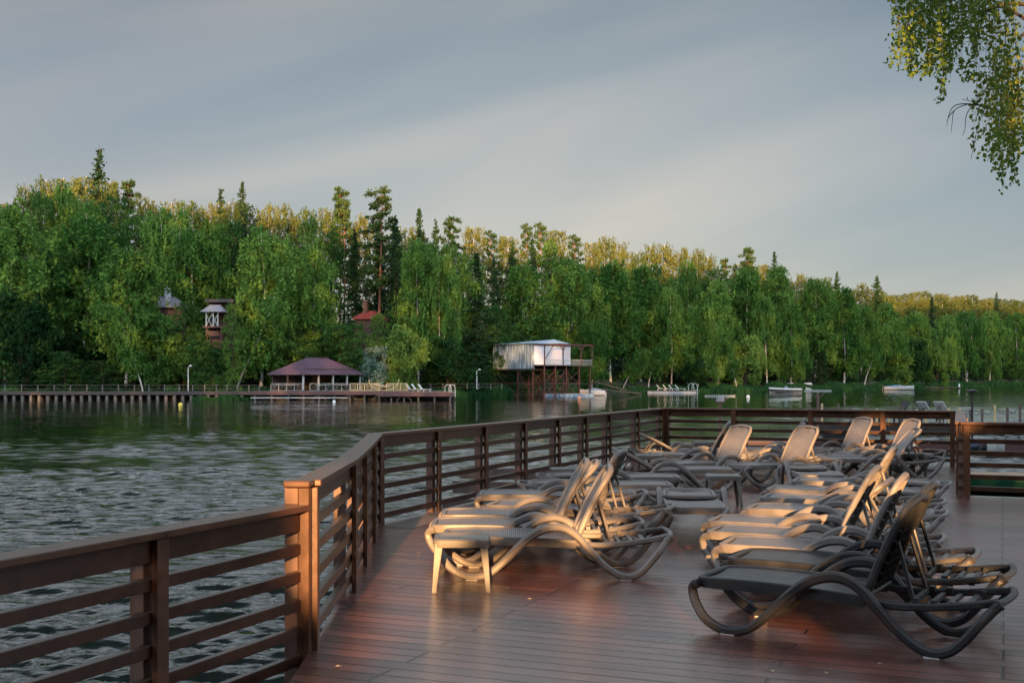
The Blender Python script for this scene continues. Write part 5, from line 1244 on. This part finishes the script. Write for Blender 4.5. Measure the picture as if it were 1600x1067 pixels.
# ------------------------------------------------------------------ the birch whose boughs hang into the upper right corner
def near_birch():
    tag_b = MB(); 
    bx, by = 10.6, 18.2
    g = MB(); g.lathe([(6.4, -1.9), (5.4, -1.15), (4.4, -.7), (2.5, -.35), (.05, -.2)], (bx+3.2, by+1.0, 0), 20); tag(g.build('right_bank', MATS['forest_floor'], smooth=True), kind='structure')
    r = empty('birch_tree', (bx, by, -.7), 0, 'near weeping birch whose leafy boughs hang into the upper right corner', 'tree')
    o = Vector((bx, by, -.7))
    def W(px, py, d): return Vector((X(px, d), d, Z(py, d))) - o
    tr_ = spline([(0, 0, -.6), (.1, 0, 3), (-.1, .1, 6), (-.3, 0, 9), (-.3, -.2, 12)], 5)
    MB().tube(tr_, .24, 12, .06).build('trunk', M_bark, r, smooth=True)
    lb = MB(); rr = random.Random(4)
    top = Vector((-.2, 0, 6.5))
    limbs = []
    for (px, py, d, z0) in ((1420, -40, 13.2, 7.6), (1480, -25, 13.8, 7.0), (1540, 18, 14.2, 5.9), (1560, 120, 14.4, 4.9), (1590, 60, 13.6, 6.2), (1500, -60, 14.8, 8.2)):
        e_ = W(px, py, d); s_ = Vector((-.15, 0, z0)); mid = s_.lerp(e_, .5) + Vector((0, 0, .7)); P_ = spline([s_, mid, e_.lerp(mid, .3) + Vector((0, 0, .18)), e_], 7); lb.tube(P_, .055, 7, .012); limbs.append(P_)
    # visible dark bough
    lb.tube(spline([W(1640, 60, 13.6), W(1592, 24, 13.6), W(1562, 12, 13.6), W(1530, 22, 13.7)], 6), .024, 7, .007)
    lb.tube(spline([W(1562, 12, 13.6), W(1548, -6, 13.6), W(1540, -30, 13.6)], 5), .014, 6, .006)
    # bare twig
    lb.tube(spline([W(1575, 182, 14), W(1550, 171, 14), W(1525, 164, 14), W(1500, 163, 14), W(1487, 170, 14), W(1480, 190, 14)], 6), .010, 5, .004)
    for (a, pts) in ((0, ((1512, 163), (1492, 172), (1488, 190), (1486, 208))), (0, ((1520, 164), (1510, 180), (1508, 200), (1504, 212))), (0, ((1540, 168), (1530, 190), (1524, 215), (1517, 250))), (0, ((1530, 164), (1515, 158), (1503, 156))), (0, ((1492, 172), (1482, 184), (1479, 198)))):
        lb.tube(spline([W(x, y, 14) for x, y in pts], 5), .006, 4, .0025)
    top_c = [(1403, 108), (1412, 112), (1422, 122), (1432, 128), (1440, 98), (1452, 125), (1462, 118), (1470, 150), (1475, 172), (1482, 150), (1490, 108), (1500, 120), (1512, 128), (1525, 140), (1529, 105), (1534, 215), (1542, 246), (1552, 288), (1562, 268), (1570, 292), (1580, 308), (1588, 255), (1600, 276), (1615, 270), (1640, 250)]
    pts = []; st = MB()
    def yb(p): return float(np.interp(p, [a for a, b in top_c], [b for a, b in top_c]))
    gs = random.Random(9)
    # clusters of strands with open sky between them
    cl = [(1408, 7), (1421, 8), (1433, 6), (1449, 8), (1460, 6), (1470, 5), (1477, 4), (1489, 6), (1499, 5), (1515, 7), (1525, 4), (1540, 7), (1551, 7), (1562, 7), (1573, 6), (1581, 5), (1592, 8), (1606, 8), (1620, 9)]
    for (c, wd) in cl:
        for k in range(5):
            p = gs.gauss(c, wd*.36); d = gs.uniform(12.8, 15.0); y1 = min(yb(p), yb(c)) - gs.uniform(0, 1)**1.3*75 if gs.random() < .75 else yb(c) - gs.uniform(0, 6)
            y0 = -70 if (p < 1532 or gs.random() < .45) else gs.uniform(70, 150); 
            if y1 < y0+15: continue
            L_ = (y1-y0)*d/F; m = int(L_/.029); dx = gs.uniform(-.05, .05)
            line = []
            for j in range(m+1):
                q = j/m; z = Z(y0, d) - L_*q; x = X(p, d) + dx*q*L_ + .02*math.sin(q*9+k); line.append((x-o.x, d-o.y, z-o.z))
                py = y0+(y1-y0)*q
                if 1500 < p < 1552 and 55 < py < 118 and gs.random() < .6: continue
                w_ = .045*(1-.5*q) + .012
                for _ in range(2 if gs.random() < .72 else 1): pts.append((x-o.x+gs.gauss(0, w_), d-o.y+gs.gauss(0, w_), z-o.z+gs.gauss(0, .012)))
            st.tube([line[i] for i in range(0, len(line), max(1, len(line)//6))] , .0035, 3, .0015)
    lb.build('limbs', M_barkd, r, smooth=True); st.build('twigs', M_barkd, r)
    cards('leaves', pts, .044, LF_near, r, 3, droop=.45, aspect=1.45)
    # the rest of the crown, out of the picture to the right
    g2 = np.random.default_rng(2); n = 26000; v = g2.normal(size=(n, 3)); v /= np.linalg.norm(v, axis=1)[:, None]; v *= (g2.uniform(.2, 1, n)**.4)[:, None]*np.array([3.2, 3.2, 3.6]); v += np.array([.9, .6, 9.2])
    keep = (v[:, 0]+o.x) > .445*(v[:, 1]+o.y)+.3
    cards('crown', v[keep], .10, LF_near, r, 4, droop=.4)
near_birch()
# fallen leaves and specks on the deck
fr = random.Random(12)
for i in range(46):
    x, y = (fr.uniform(-1.0, 3.8), fr.uniform(6.3, 12.5)); q = empty('fallen_leaf', (x, y, .003), fr.uniform(0, 6), 'tiny dry birch leaf lying on the deck boards', 'leaf', 'dry leaves on the deck')
    s_ = fr.uniform(.009, .02); h = fr.uniform(.002, .010)
    MB().add([(-s_, 0, 0), (0, -s_*.7, h), (s_*1.2, 0, .002), (0, s_*.7, h*.6)], [(0, 1, 2, 3)]).build('blade', mat('dry_leaf', (.42, .34, .20), .7), q)
